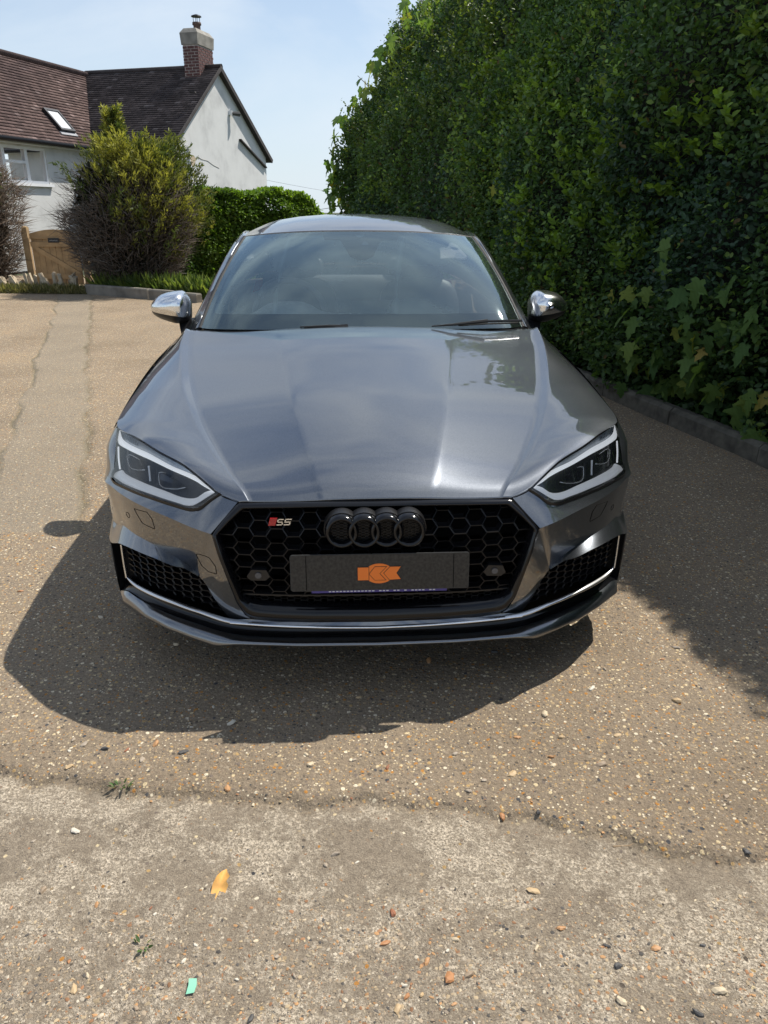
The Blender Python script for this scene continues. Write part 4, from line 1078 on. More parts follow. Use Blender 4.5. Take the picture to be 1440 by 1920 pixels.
    def edge(x0, y0, x1, y1):
        L = math.hypot(x1 - x0, y1 - y0); nx, ny = (y1 - y0) / L, -(x1 - x0) / L
        return M('ADD', M('ADD', M('MULTIPLY', px, nx), M('MULTIPLY_ADD', py, ny, -(nx * x0 + ny * y0))), wob)
    eA = edge(-5.62, 13.25, -1.95, 3.3); eB = edge(-5.05, 13.2, -1.55, 3.55)
    far = M('MULTIPLY', M('GREATER_THAN', py, 3.2), M('LESS_THAN', py, 14.2))
    gap = M('MAXIMUM', M('MULTIPLY_ADD', M('ABSOLUTE', eA), -32.0, 1.0, True), M('MULTIPLY_ADD', M('ABSOLUTE', eB), -22.0, 1.0, True))
    gap = M('MULTIPLY', M('MULTIPLY', gap, far), M('MULTIPLY_ADD', noise(1.6, 4), 4.0, -1.35, True))
    strip = M('MULTIPLY', M('MULTIPLY', M('LESS_THAN', M('MULTIPLY', eA, eB), 0), far), .35)
    colr = mix(strip, colr, (.20, .185, .155))
    colr = mix(M('MULTIPLY', gap, .5), colr, (.085, .078, .05))
    # whole yard colour made richer and brighter
    bs_ = N('HueSaturation'); bs_.inputs['Saturation'].default_value = 1.26; bs_.inputs['Value'].default_value = 1.22; Lk(colr, bs_.inputs['Color'])
    Lk(bs_.outputs['Color'], b.inputs['Base Color'])
    b.inputs['Roughness'].default_value = .92; b.inputs['Specular IOR Level'].default_value = .25
    hgt = M('ADD', M('MULTIPLY', d1, -.6), M('ADD', M('MULTIPLY', d2, -.35), M('MULTIPLY', noise(420, 3, .7), .6)))
    hg2 = M('ADD', M('MULTIPLY', pm, .5), M('ADD', M('MULTIPLY', noise(300, 4, .75), .9), M('MULTIPLY', noise(60, 4), .8)))
    hm = N('MixRGB'); Lk(at.outputs['Fac'], hm.inputs[0]); Lk(hgt, hm.inputs[1]); Lk(hg2, hm.inputs[2])
    hh = M('SUBTRACT', hm.outputs[0], M('MULTIPLY', gap, 2.0))
    bp = N('Bump'); bp.inputs['Strength'].default_value = .8; bp.inputs['Distance'].default_value = .008
    Lk(hh, bp.inputs['Height']); Lk(bp.outputs['Normal'], b.inputs['Normal'])
    return m

def apron_edge(x):       # y of the ragged joint between yard surface and apron
    return np.interp(x, [-3, -1.02, -.45, 0.0, .35, .89, 3], [1.72, 1.575, 1.50, 1.455, 1.40, 1.30, .95]) + .17 * (fbm(x * 2.7 + 5, x * 0 + .3, 3, 3) - .5) + .07 * (fbm(x * 16 + 2, x * 0 + .7, 4, 4, .7) - .5)
def ground_z(x, y):
    d = y - apron_edge(x)
    step = np.clip(d / .025, 0, 1)
    z = -.013 + .013 * step
    z = z - .006 * np.exp(-(d / .035) ** 2) * (fbm(x * 9, y * 9, 11, 3) > .42)
    near = np.exp(-np.maximum(0, y - 3) / 4)
    z = z + near * ((fbm(x * 5, y * 5, 21, 4) - .5) * .010 + (fbm(x * 45, y * 45, 5, 3) - .5) * .0035)
    z = z + (fbm(x * .5, y * .5, 31, 2) - .5) * .03 * np.clip((y - 4) / 4, 0, 1)
    # damp hollow at the lower left, lower lip at the bottom edge
    return z
gx = np.unique(np.concatenate([np.linspace(-30, -3, 40), np.linspace(-3, -1.35, 50), np.linspace(-1.35, 1.5, 250), np.linspace(1.5, 3.2, 40), np.linspace(3.2, 20, 20)]))
gy_ = np.unique(np.concatenate([np.linspace(-30, .6, 40), np.linspace(.6, 2.6, 190), np.linspace(2.6, 6, 90), np.linspace(6, 18.2, 90)]))
KA, KB = np.array([2.271, 4.178]), np.array([1.864, 5.744])     # two points on the hedge kerb line
kd = (KB - KA) / np.linalg.norm(KB - KA); kn = np.array([kd[1], -kd[0]])   # along (away), across (to the hedge side)
def kerb_c(x, y): return (x - KA[0]) * kn[0] + (y - KA[1]) * kn[1]
XX, YY = np.meshgrid(gx, gy_)
ZZ = ground_z(XX, YY)
apr = np.clip(.5 - (YY - apron_edge(XX)) / .016, 0, 1)
nc, nr = len(gx), len(gy_)
idx = np.arange(nc * nr).reshape(nr, nc)
Fq = np.stack([idx[:-1, :-1], idx[:-1, 1:], idx[1:, 1:], idx[1:, :-1]], -1).reshape(-1, 4)
Vg = np.stack([XX, YY, ZZ], -1).reshape(-1, 3)
cxm = Vg[Fq].mean(1); keep = (kerb_c(cxm[:, 0], cxm[:, 1]) < .35) | (cxm[:, 1] < -3)
DRIVE = driveway_material()
driveway = big_mesh('driveway', Vg, Fq[keep], DRIVE, None, True, fattr={'apron': apr.ravel(), 'joint': np.exp(-((YY - apron_edge(XX) - .006) / .020) ** 2).ravel()})
tag(driveway, 'weathered gravelly concrete yard under the car', None, None, 'structure')

# soil and grass land to the horizon
SOIL = simple('soil_and_grass', (.045, .055, .022), .95, noise=(1.2, .5), bump=(8, .5))
big_mesh('ground', [(-1500, -1500, -.06), (1500, -1500, -.06), (1500, 1500, -.06), (-1500, 1500, -.06)], [(0, 1, 2, 3)], SOIL)['kind'] = 'structure'

# ---- stones ------------------------------------------------------------
def stone_material():
    m, nt, b, out = new_mat('flint_pebble')
    N, Lk = nodes(nt)
    oi = N('ObjectInfo')
    r = ramp(nt, [(0, (.42, .20, .085)), (.10, (.50, .36, .20)), (.24, (.58, .48, .33)), (.40, (.33, .25, .17)), (.52, (.62, .57, .47)), (.64, (.46, .25, .11)), (.72, (.36, .30, .23)), (.83, (.07, .068, .066)), (.90, (.30, .12, .06)), (.95, (.55, .47, .35))], 'CONSTANT')
    Lk(oi.outputs['Random'], r.inputs['Fac'])
    t = N('TexCoord'); n = N('TexNoise'); n.inputs['Scale'].default_value = 90; n.inputs['Detail'].default_value = 5; Lk(t.outputs['Object'], n.inputs['Vector'])
    mx = N('MixRGB'); mx.blend_type = 'MULTIPLY'; mx.inputs[0].default_value = .6
    r2 = ramp(nt, [(.3, (.55, .52, .5)), (.7, (1.1, 1.1, 1.1))]); Lk(n.outputs['Fac'], r2.inputs['Fac'])
    Lk(r.outputs['Color'], mx.inputs[1]); Lk(r2.outputs['Color'], mx.inputs[2]); Lk(mx.outputs[0], b.inputs['Base Color'])
    b.inputs['Roughness'].default_value = .62
    return m
STONE = stone_material()
def stone_mesh(seed, n_lat=4, n_lon=7):
    rg_ = np.random.default_rng(seed); V = [(0, 0, .5)]
    for i in range(1, n_lat):
        ph = math.pi * i / n_lat
        for k in range(n_lon):
            a = 2 * math.pi * (k + .5 * (i % 2)) / n_lon; r = .5 * (1 + .55 * (rg_.random() - .5))
            V.append((r * math.sin(ph) * math.cos(a) * 1.25, r * math.sin(ph) * math.sin(a) * .9, .5 * math.cos(ph) * (1 + .5 * (rg_.random() - .5))))
    V.append((0, 0, -.5)); F = []
    for k in range(n_lon): F.append((0, 1 + k, 1 + (k + 1) % n_lon))
    for i in range(n_lat - 2):
        for k in range(n_lon):
            a = 1 + i * n_lon + k; b_ = 1 + i * n_lon + (k + 1) % n_lon; F += [(a, a + n_lon, b_ + n_lon, b_)]
    L = len(V) - 1
    for k in range(n_lon): F.append((L, 1 + (n_lat - 2) * n_lon + (k + 1) % n_lon, 1 + (n_lat - 2) * n_lon + k))
    me = bpy.data.meshes.new('pebble'); me.from_pydata(V, [], F); me.materials.append(STONE); return me
SM = [stone_mesh(100 + k) for k in range(9)]
rgs = np.random.default_rng(42)
cnt = 0
spots = []
def clear_of(x, y, r):
    for (a, b_, c) in spots:
        if abs(a - x) < r + c and abs(b_ - y) < r + c: return False
    return True
tries = 0
while cnt < 290 and tries < 6000:
    tries += 1
    y = .86 + 2.4 * rgs.random() ** 2.0; x = (rgs.random() - .5) * 2 * (.24 + .56 * y)
    de = y - float(apron_edge(np.array(x)))
    # apron face is nearly bare except at its lower end
    if de < 0 and y > 1.17 + .05 * math.sin(x * 7) and rgs.random() > .16: continue
    s_ = (.0065 + .012 * rgs.random() ** 2.2) * (1.0 if y < 1.6 else 1.1)
    if not clear_of(x, y, s_): continue
    spots.append((x, y, s_))
    o = bpy.data.objects.new('pebble', SM[rgs.integers(9)]); col.objects.link(o); o.parent = driveway
    fl = .35 + .3 * rgs.random()
    o.location = (x, y, float(ground_z(np.array(x), np.array(y))) + s_ * fl * .22); o.scale = (s_ * 1.3, s_ * (.7 + .5 * rgs.random()), s_ * fl * 1.2)
    o.rotation_euler = ((rgs.random() - .5) * .5, (rgs.random() - .5) * .5, rgs.random() * 6.28); cnt += 1

# finer chips, joined
PAL = np.array([(.42, .32, .20), (.50, .41, .28), (.32, .25, .175), (.46, .26, .12), (.54, .47, .36), (.24, .195, .15), (.38, .30, .21), (.10, .09, .08), (.33, .17, .085), (.45, .35, .22), (.30, .24, .17), (.36, .28, .19)])
def chip_cloud(n, ymin, ymax, smin, smax, pw, dens):
    base = np.array([(.6, .0, -.05), (.15, .42, .0), (-.5, .25, -.05), (-.45, -.3, .0), (.2, -.4, -.05), (.05, .02, .28)])
    tri = np.array([(0, 1, 5), (1, 2, 5), (2, 3, 5), (3, 4, 5), (4, 0, 5)])
    y = ymin + (ymax - ymin) * rgs.random(n) ** pw; x = (rgs.random(n) - .5) * 2 * (.30 + .58 * y)
    ok = dens(x, y) > rgs.random(n); ok &= kerb_c(x, y) < .02
    x, y = x[ok], y[ok]; n = len(x)
    s_ = smin + (smax - smin) * rgs.random(n) ** 2.5
    a = rgs.random(n) * 6.283; asp = .55 + .6 * rgs.random(n); jit = 1 + .5 * (rgs.random((n, 6, 1)) - .5)
    B = base[None] * jit * s_[:, None, None]
    B = B * np.stack([np.ones(n), asp, .45 + .45 * rgs.random(n)], 1)[:, None, :]
    ca, sa = np.cos(a)[:, None], np.sin(a)[:, None]
    V = np.stack([B[..., 0] * ca - B[..., 1] * sa + x[:, None], B[..., 0] * sa + B[..., 1] * ca + y[:, None], B[..., 2] + ground_z(x, y)[:, None] + .0005 + (rgs.random(n)[:, None] - .5) * s_[:, None] * .15], -1)
    F = (tri[None] + (np.arange(n) * 6)[:, None, None]).reshape(-1, 3)
    C = PAL[rgs.integers(0, len(PAL), n)] * (.55 + .45 * rgs.random((n, 1)))
    return V.reshape(-1, 3), F, np.repeat(C, 6, 0)
def dens(x, y):
    de = y - apron_edge(x)
    d = np.where(de > 0, .35 + .65 * fbm(x * 2.2, y * 2.2, 77, 3), np.where(y < 1.16, .75, .13))
    return d
parts_ = [chip_cloud(7000, .8, 1.22, .003, .010, 1.0, lambda x, y: np.where(fbm(x * 3, y * 3, 66, 3) + (1.12 - y) * 1.5 > .42, .9, .12)), chip_cloud(26000, .8, 2.6, .0025, .009, 1.3, dens), chip_cloud(22000, 2.2, 6.5, .004, .012, 1.2, dens), chip_cloud(9000, 5, 12, .006, .016, 1.0, dens)]
ofs = 0; Vc = []; Fc = []; Cc = []
for V, F, C in parts_: Vc.append(V); Fc.append(F + ofs); Cc.append(C); ofs += len(V)
def vc_mat(name, attr, rough=.7, trans=0.0, spec=.3, vary=None):
    m = bpy.data.materials.new(name); m.use_nodes = True; nt = m.node_tree; nt.nodes.clear()
    out = nt.nodes.new('ShaderNodeOutputMaterial'); b = nt.nodes.new('ShaderNodeBsdfPrincipled')
    a = nt.nodes.new('ShaderNodeAttribute'); a.attribute_name = attr
    nt.links.new(a.outputs['Color'], b.inputs['Base Color']); b.inputs['Roughness'].default_value = rough; b.inputs['Specular IOR Level'].default_value = spec
    if trans:
        tr = nt.nodes.new('ShaderNodeBsdfTranslucent'); mx = nt.nodes.new('ShaderNodeMixShader'); mx.inputs[0].default_value = trans
        hs = nt.nodes.new('ShaderNodeMixRGB'); hs.blend_type = 'MULTIPLY'; hs.inputs[0].default_value = 1; hs.inputs[2].default_value = (1.7, 1.75, .75, 1)
        nt.links.new(a.outputs['Color'], hs.inputs[1]); nt.links.new(hs.outputs[0], tr.inputs['Color'])
        nt.links.new(b.outputs[0], mx.inputs[1]); nt.links.new(tr.outputs[0], mx.inputs[2]); nt.links.new(mx.outputs[0], out.inputs['Surface'])
    else: nt.links.new(b.outputs[0], out.inputs['Surface'])
    return m
gv = big_mesh('gravel', np.concatenate(Vc), np.concatenate(Fc), vc_mat('chip_colours', 'col', .75), driveway, False, {'col': np.concatenate(Cc)})
gv['kind'] = 'stuff'

# ---- kerb along the hedge -------------------------------------------------
KERB = simple('mossy_kerb_concrete', (.12, .11, .088), .9, noise=(14, .4), bump=(60, .5))
kerb = empty('hedge_kerb', (float(KA[0]), float(KA[1]), 0))
tag(kerb, 'low dark concrete kerb along the foot of the tall hedge', 'kerb')
s0 = -2.6
while s0 < 11.5:
    L = .905; a = KA + kd * s0 - KA; b_ = KA + kd * (s0 + L - .012) - KA; j = (random.random() - .5) * .012; h = .115 + random.random() * .012
    pr = [(0, -.1), (.10, -.1), (.10, h), (.035, h + .004), (.008, h - .022)]
    V = [(a[0] + kn[0] * (p + j), a[1] + kn[1] * (p + j), z) for p, z in pr] + [(b_[0] + kn[0] * (p + j), b_[1] + kn[1] * (p + j), z + .003) for p, z in pr]
    V = [(x, y, z) for x, y, z in V]; n = len(pr)
    mesh_obj('kerb_block', V, [tuple(range(n))[::-1], tuple(range(n, 2 * n))] + [(i, (i + 1) % n, (i + 1) % n + n, i + n) for i in range(n)], KERB, kerb, False)
    s0 += L
bed = []
# ================================================================== foliage helpers
def leaf_cloud(Pt, Nrm, Ax, size, width, colr, fold=.25, curl=.15):
    """one folded six-point leaf per row; Pt base points, Nrm leaf normals, Ax long axes"""
    n = len(Pt)
    Ax = Ax / np.linalg.norm(Ax, axis=1, keepdims=True)
    Sd = np.cross(Ax, Nrm); Sd /= np.linalg.norm(Sd, axis=1, keepdims=True) + 1e-9
    Nn = np.cross(Sd, Ax)
    L = size[:, None]; W = (size * width)[:, None]
    p0 = Pt; p3 = Pt + Ax * L - Nn * L * curl
    l1 = Pt + Ax * L * .32 + Sd * W * .5 + Nn * W * fold * .5; l2 = Pt + Ax * L * .70 + Sd * W * .40 + Nn * W * fold * .3 - Nn * L * curl * .4
    r1 = Pt + Ax * L * .32 - Sd * W * .5 + Nn * W * fold * .5; r2 = Pt + Ax * L * .70 - Sd * W * .40 + Nn * W * fold * .3 - Nn * L * curl * .4
    V = np.stack([p0, l1, l2, p3, r2, r1], 1).reshape(-1, 3)
    b = (np.arange(n) * 6)[:, None]
    F = np.concatenate([b + np.array([[0, 1, 2, 3]]), b + np.array([[3, 4, 5, 0]])], 0)
    return V, F, np.repeat(colr, 6, 0)
def unit(v): return v / (np.linalg.norm(v, axis=-1, keepdims=True) + 1e-9)
LEAF = vc_mat('leaf_colours', 'col', .5, .34, .35)
NEEDLE = vc_mat('needle_colours', 'col', .6, .25, .3)
TWIG = vc_mat('twig_colours', 'col', .85, 0, .2)
BARK = simple('bark', (.085, .065, .05), .9, noise=(12, .4), bump=(40, .6))
CORE = simple('light_blocking_core', (.010, .012, .007), .95, noise=(20, .5))  # near-black solid body added inside the hedges to block light

# ================================================================== tall hedge on the right
hedge = empty('tall_hedge', (float(KA[0]), float(KA[1]), 0))
tag(hedge, 'tall dense dark green hedge shading the yard beside the car', 'hedge')
KAo = np.array([KA[0], KA[1], 0.0])
prof_z = np.array([.10, .5, 1.2, 2.0, 2.5, 3.0, 3.6, 4.2, 4.55, 4.75, 4.80, 4.80]); prof_c = np.array([.16, .02, -.03, -.01, .06, .30, .64, 1.0, 1.24, 1.45, 1.8, 2.6])
pl_ = np.concatenate([[0], np.cumsum(np.hypot(np.diff(prof_z), np.diff(prof_c)))])
HL = pl_[-1]
def hedge_surf(s, q, off):
    """s along kerb, q arc length up the profile, off outwards"""
    z = np.interp(q, pl_, prof_z); c = np.interp(q, pl_, prof_c)
    e = .02; dz = (np.interp(q + e, pl_, prof_z) - np.interp(q - e, pl_, prof_z)); dc = (np.interp(q + e, pl_, prof_c) - np.interp(q - e, pl_, prof_c))
    l = np.hypot(dz, dc) + 1e-9; nz_ = dc / l; ncx = -dz / l       # outward normal in (c,z)
    lump = (fbm(s * 1.1 + 7, q * 1.1, 51, 3) - .5) * (.42 + .25 * np.clip((s - 6) / 4, 0, 1)) + (fbm(s * 4 + 3, q * 4, 57, 2) - .5) * .14
    # far end rounds off and drops
    en = np.clip((s - 11.6) / 1.6, 0, 1.2); c = c + 1.2 * en ** 2.4; z = z * (1 - .05 * en ** 2)
    o = off + lump
    cc = c + ncx * o; zz = z + nz_ * o
    x = KA[0] + kd[0] * s + kn[0] * cc; y = KA[1] + kd[1] * s + kn[1] * cc
    N = np.stack([kn[0] * ncx, kn[1] * ncx, nz_ + 0 * ncx], -1)
    ev = np.clip((s - 11.8) / 1.2, 0, 1)[..., None]
    N = unit(N * (1 - .6 * ev) + np.array([kd[0], kd[1], 0]) * .6 * ev)
    return np.stack([x, y, np.maximum(zz, .04)], -1), N
# unseen back sheet added to stop sun leaking through the hedge
bk = [(-6, 2.5, 4.7), (13, 2.5, 4.2), (13, 2.5, 0), (-6, 2.5, 0)]
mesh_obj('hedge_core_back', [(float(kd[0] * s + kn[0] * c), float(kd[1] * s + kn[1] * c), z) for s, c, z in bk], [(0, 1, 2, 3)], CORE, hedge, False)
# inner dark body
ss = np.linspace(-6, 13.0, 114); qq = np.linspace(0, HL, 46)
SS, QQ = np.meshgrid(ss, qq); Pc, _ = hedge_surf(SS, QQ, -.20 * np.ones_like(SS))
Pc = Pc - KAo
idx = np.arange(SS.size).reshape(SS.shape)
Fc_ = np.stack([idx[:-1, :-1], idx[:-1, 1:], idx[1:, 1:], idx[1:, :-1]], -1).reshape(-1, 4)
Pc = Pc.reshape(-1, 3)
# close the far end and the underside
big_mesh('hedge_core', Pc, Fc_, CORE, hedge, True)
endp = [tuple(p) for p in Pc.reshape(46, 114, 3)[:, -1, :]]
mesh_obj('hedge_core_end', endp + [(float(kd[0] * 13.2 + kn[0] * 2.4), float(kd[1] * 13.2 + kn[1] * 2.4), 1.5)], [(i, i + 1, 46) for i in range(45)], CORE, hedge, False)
rh = np.random.default_rng(5)
def hedge_leaves(n, s0, s1, size, q0=0.0, q1=None, thick=.26, pw=1.0):
    s = s0 + (s1 - s0) * rh.random(n) ** pw; q = q0 + ((q1 or HL) - q0) * rh.random(n)
    dep = -thick + (thick + .09) * rh.random(n) ** .75
    P, N = hedge_surf(s, q, dep)
    ins = (dep + thick) / (thick + .09)
    rnd = rh.normal(size=(n, 3))
    Nl = unit(N * .55 + np.array([0, 0, .75]) + rnd * .55)
    Ax = unit(N * .75 + np.array([0, 0, .25]) + rh.normal(size=(n, 3)) * .75)
    sz = size * (.65 + .6 * rh.random(n)) * (1 + .10 * np.maximum(0, s - 3) / 3)
    cl = fbm(s * 1.7, q * 1.7, 91, 3); gl = fbm(s * .8 + 3, q * .8, 95, 2)
    base = np.array([.060, .115, .040])[None] * (.65 + .9 * cl[:, None])
    mid = np.array([.095, .165, .046]); new = np.array([.20, .30, .068]); blu = np.array([.048, .096, .052])
    t = np.clip((gl - .45) * 2.2, 0, 1)[:, None]; colr = base * (1 - .55 * t) + mid * .55 * t
    b_ = (gl < .40)[:, None]; colr = np.where(b_, blu * (.6 + .8 * cl[:, None]), colr)
    nw = (rh.random(n) < (.06 + .55 * np.clip((cl - .52) * 4, 0, 1)) * (ins > .55))[:, None]
    colr = np.where(nw, new * (.6 + .6 * rh.random((n, 1))), colr)
    br = (rh.random(n) < .012)[:, None]; colr = np.where(br, np.array([.14, .10, .04]), colr)
    colr = colr * (.72 + .56 * rh.random((n, 1)))
    return leaf_cloud(P - KAo, Nl, Ax, sz, .52 + .12 * rh.random(n), colr)
L1_ = hedge_leaves(112000, -.5, 5.2, .044); L2_ = hedge_leaves(70000, 4.6, 13.1, .050); L3_ = hedge_leaves(16000, -5.5, -.3, .06)
ofs = 0; VV = []; FF = []; CC = []
for V, F, C in (L1_, L2_, L3_): VV.append(V); FF.append(F + ofs); CC.append(C); ofs += len(V)
o = big_mesh('hedge_foliage', np.concatenate(VV), np.concatenate(FF), LEAF, hedge, True, {'col': np.concatenate(CC)}); o['kind'] = 'stuff'
# thin shoots standing proud of the clipped face
def shoots(n, s0, s1, q0, q1, Lm, size, tint):
    Vs, Fs, Cs = [], [], []
    s = s0 + (s1 - s0) * rh.random(n); q = q0 + (q1 - q0) * rh.random(n); P, N = hedge_surf(s, q, np.full(n, .0))
    D = unit(N * .6 + np.array([0, 0, .8]) + rh.normal(size=(n, 3)) * .35)
    PP, NN, AA, SZ, CL = [], [], [], [], []
    for i in range(n):
        L = Lm * (.4 + .8 * rh.random()); k = int(5 + 7 * rh.random()); tn = tint * (.6 + .7 * rh.random())
        for j in range(k):
            t = (j + 1) / k; a = j * 2.4 + rh.random()
            side = np.array([math.cos(a), math.sin(a), .3]); PP.append(P[i] + D[i] * L * t); AA.append(unit(side + D[i] * .6)); NN.append(unit(D[i] + rh.normal(size=3) * .3)); SZ.append(size * (1.1 - .5 * t) * (.7 + .5 * rh.random())); CL.append(tn * (.8 + .4 * rh.random()))
    return leaf_cloud(np.array(PP) - KAo, np.array(NN), np.array(AA), np.array(SZ), .55, np.array(CL))
sA = shoots(520, -.3, 6.5, .3, 4.6, .14, .045, np.array([.085, .150, .030])); sB = shoots(900, 5, 13.1, 2.2, HL - .6, .34, .07, np.array([.11, .155, .035]))
sC = np.nan
ofs = 0; VV = []; FF = []; CC = []
sC = [shoots(26, c - .35, c + .35, q - .3, q + .3, .16, .085, np.array([.17, .27, .04])) for c, q in ((3.1, 1.9), (3.7, 2.4), (2.6, 1.5), (2.2, 1.9), (4.2, 2.5), (3.4, 1.2), (1.2, 1.7), (2.9, .9), (1.9, 1.2), (4.9, 2.1), (.5, 2.2), (5.6, 3.0))]
for V, F, C in (sA, sB, *sC): VV.append(V); FF.append(F + ofs); CC.append(C); ofs += len(V)
o = big_mesh('hedge_shoots', np.concatenate(VV), np.concatenate(FF), LEAF, hedge, True, {'col': np.concatenate(CC)}); o['kind'] = 'stuff'
# large sycamore leaves: parts of the hedge, one object each
def sycamore_leaf_mesh(seed):
    r_ = np.random.default_rng(int(seed * 10))
    half = [(.0, -.02), (.10, -.08), (.24, -.10), (.40, .02), (.30, .08), (.36, .16), (.52, .26), (.60, .38), (.46, .36), (.40, .42), (.30, .40), (.26, .46), (.24, .60), (.28, .70), (.16, .74), (.12, .86), (.0, 1.0)]
    half = [(x * (1 + .12 * (r_.random() - .5)), y + .03 * (r_.random() - .5)) for x, y in half]; half[0] = (0, -.02)
    right = half; left = [(-x * (1 + .1 * (r_.random() - .5)), y) for x, y in half[1:-1]][::-1]
    out = right + left; spine = [(0, .12), (0, .35), (0, .62)]
    def z(x, y): return .10 * abs(x) - .22 * y * y * (.6 + .6 * seed % 1) + .05 * math.sin(9 * x + seed) * abs(x) * 2
    V = [(x, y, z(x, y)) for x, y in out] + [(x, y, z(x, y) - .015) for x, y in spine]
    n = len(out); c0, c1, c2 = n, n + 1, n + 2; F = []
    for i in range(n):
        a, b_ = i, (i + 1) % n; ym = (out[a][1] + out[b_][1]) / 2
        F.append((a, b_, c0 if ym < .16 else (c1 if ym < .47 else c2)))
    F += [(16, c2, c2)[:0]] if False else []
    ir = [i for i in range(n)]
    # fill between spine points on both sides
    for sgn in (0, 1):
        seq = list(range(0, 17)) if sgn == 0 else [0] + list(range(n - 1, 15, -1))
        for i in range(len(seq) - 1):
            ya = (out[seq[i]][1] + out[seq[i - 1]][1]) / 2 if i else -1; yb = (out[seq[i]][1] + out[seq[i + 1]][1]) / 2
            ca = c0 if ya < .16 else (c1 if ya < .47 else c2); cb = c0 if yb < .16 else (c1 if yb < .47 else c2)
            if i and ca != cb: F.append((seq[i], cb, ca) if sgn == 0 else (seq[i], ca, cb))
    me = bpy.data.meshes.new('leaf'); me.from_pydata(V, [], F); me.validate(); me.polygons.foreach_set('use_smooth', [True] * len(me.polygons)); return me
def leaf_tint_mat(name, lo, hi):
    m = bpy.data.materials.new(name); m.use_nodes = True; nt = m.node_tree; nt.nodes.clear()
    N, Lk = nodes(nt); out = N('OutputMaterial'); b = N('BsdfPrincipled'); oi = N('ObjectInfo')
    r = ramp(nt, [(0, lo), (.8, hi), (.94, (hi[0] * 1.9, hi[1] * 1.35, hi[2])), (1, (hi[0] * 2.4, hi[1] * 1.1, hi[2] * 1.2))]); Lk(oi.outputs['Random'], r.inputs['Fac'])
    t = N('TexCoord'); w = N('TexWave'); w.bands_direction = 'DIAGONAL'; w.inputs['Scale'].default_value = 2.6; w.inputs['Distortion'].default_value = 1.5; Lk(t.outputs['Object'], w.inputs['Vector'])
    mx = N('MixRGB'); mx.blend_type = 'MULTIPLY'; mx.inputs[0].default_value = .10; Lk(r.outputs['Color'], mx.inputs[1]); Lk(w.outputs['Color'], mx.inputs[2])
    Lk(mx.outputs[0], b.inputs['Base Color']); b.inputs['Roughness'].default_value = .62; b.inputs['Specular IOR Level'].default_value = .2
    tr = N('BsdfTranslucent'); hs = N('MixRGB'); hs.blend_type = 'MULTIPLY'; hs.inputs[0].default_value = 1; hs.inputs[2].default_value = (1.8, 1.8, .8, 1); Lk(mx.outputs[0], hs.inputs[1]); Lk(hs.outputs[0], tr.inputs['Color'])
    ms = N('MixShader'); ms.inputs[0].default_value = .35; Lk(b.outputs[0], ms.inputs[1]); Lk(tr.outputs[0], ms.inputs[2]); Lk(ms.outputs[0], out.inputs['Surface'])
    return m
SYC = leaf_tint_mat('sycamore_leaf', (.085, .165, .050), (.17, .27, .065)); 
LM = [sycamore_leaf_mesh(k + .37 * k) for k in range(5)]
for me in LM: me.materials.append(SYC)
def put_leaf(P, N, size, droop):
    o = bpy.data.objects.new('leaf', LM[rh.integers(5)]); col.objects.link(o); o.parent = hedge
    n = Vector(N); d = Vector((0, 0, -1)) * droop + n * .35 + Vector(rh.normal(size=3)) * .38
    y = d.normalized(); zax = (n * .8 + Vector((0, 0, .55)) + Vector(rh.normal(size=3)) * .3); x = y.cross(zax).normalized(); zax = x.cross(y)
    M = Matrix((x, y, zax)).transposed().to_4x4(); o.rotation_mode = 'QUATERNION'; o.rotation_quaternion = M.to_quaternion()
    o.location = Vector(P) - Vector(KAo); o.scale = (size,) * 3
for (sc, zc, rs_, rz_, n, sz, off) in ((.75, .52, .85, .34, 52, .15, .10), (.95, 1.22, .12, .10, 2, .17, .10), (.3, .85, .5, .2, 9, .14, .09), (1.25, .36, .35, .16, 12, .15, .10), (3.0, 1.6, 1.2, .5, 14, .085, .09), (4.3, 1.95, .6, .5, 8, .10, .09), (2.4, .75, .6, .3, 8, .09, .08), (3.9, 1.2, 1.0, .4, 6, .08, .08),
                                (12.4, 2.2, .40, .75, 50, .27, .28), (12.0, 3.1, .5, .45, 30, .26, .28), (12.9, 1.6, .25, .4, 24, .25, .32), (11.0, 3.75, .6, .3, 18, .25, .28), (9.4, 4.0, 1.2, .3, 12, .2, .25), (9.0, 1.1, .8, .3, 10, .22, .2)):
    for _ in range(n):
        s = sc + rh.normal() * rs_ * .6; z = max(.2, zc + rh.normal() * rz_ * .7); q = float(np.interp(z, prof_z[:-2], pl_[:-2]))
        P, N = hedge_surf(np.array([s]), np.array([q]), np.array([off * (.4 + .8 * rh.random())]))
        put_leaf(P[0], N[0], sz * (.65 + .55 * rh.random()), 1.0)
# branches reaching out at the far end, with leaves
for k, (s, z, dx, dz) in enumerate(((12.9, 1.9, -.85, .10), (12.9, 1.55, -1.0, -.05), (12.8, 2.3, -.6, .15), (12.5, 2.9, -.5, .30), (12.1, 3.4, -.4, .45), (13.0, 1.3, -.9, -.1), (11.0, 4.2, -.1, .5), (9.6, 4.4, -.1, .55), (12.8, 2.6, -.5, -.1), (12.6, 2.0, -.45, .2), (12.9, 1.7, -.6, .25), (12.4, 3.1, -.35, .1), (13.0, 1.2, -.6, .15), (11.8, 3.7, -.3, .35))):
    q = float(np.interp(z, prof_z[:-2], pl_[:-2])); P, N = hedge_surf(np.array([s]), np.array([q]), np.array([-.05])); p0 = Vector(P[0]); p1 = p0 + Vector((dx, .1, dz)); pm = (p0 + p1) / 2 + Vector((0, 0, .05))
    MB().tube([p0 - Vector(KAo), pm - Vector(KAo), p1 - Vector(KAo)], [.012, .008, .004], 5).build('branch', BARK, hedge)
    for j in range(5):
        t = .3 + .7 * j / 4; p = p0.lerp(p1, t) + Vector(rh.normal(size=3)) * .05; put_leaf(p, (-.6, -.5, .4), .22 * (.7 + .55 * rh.random()), .9)
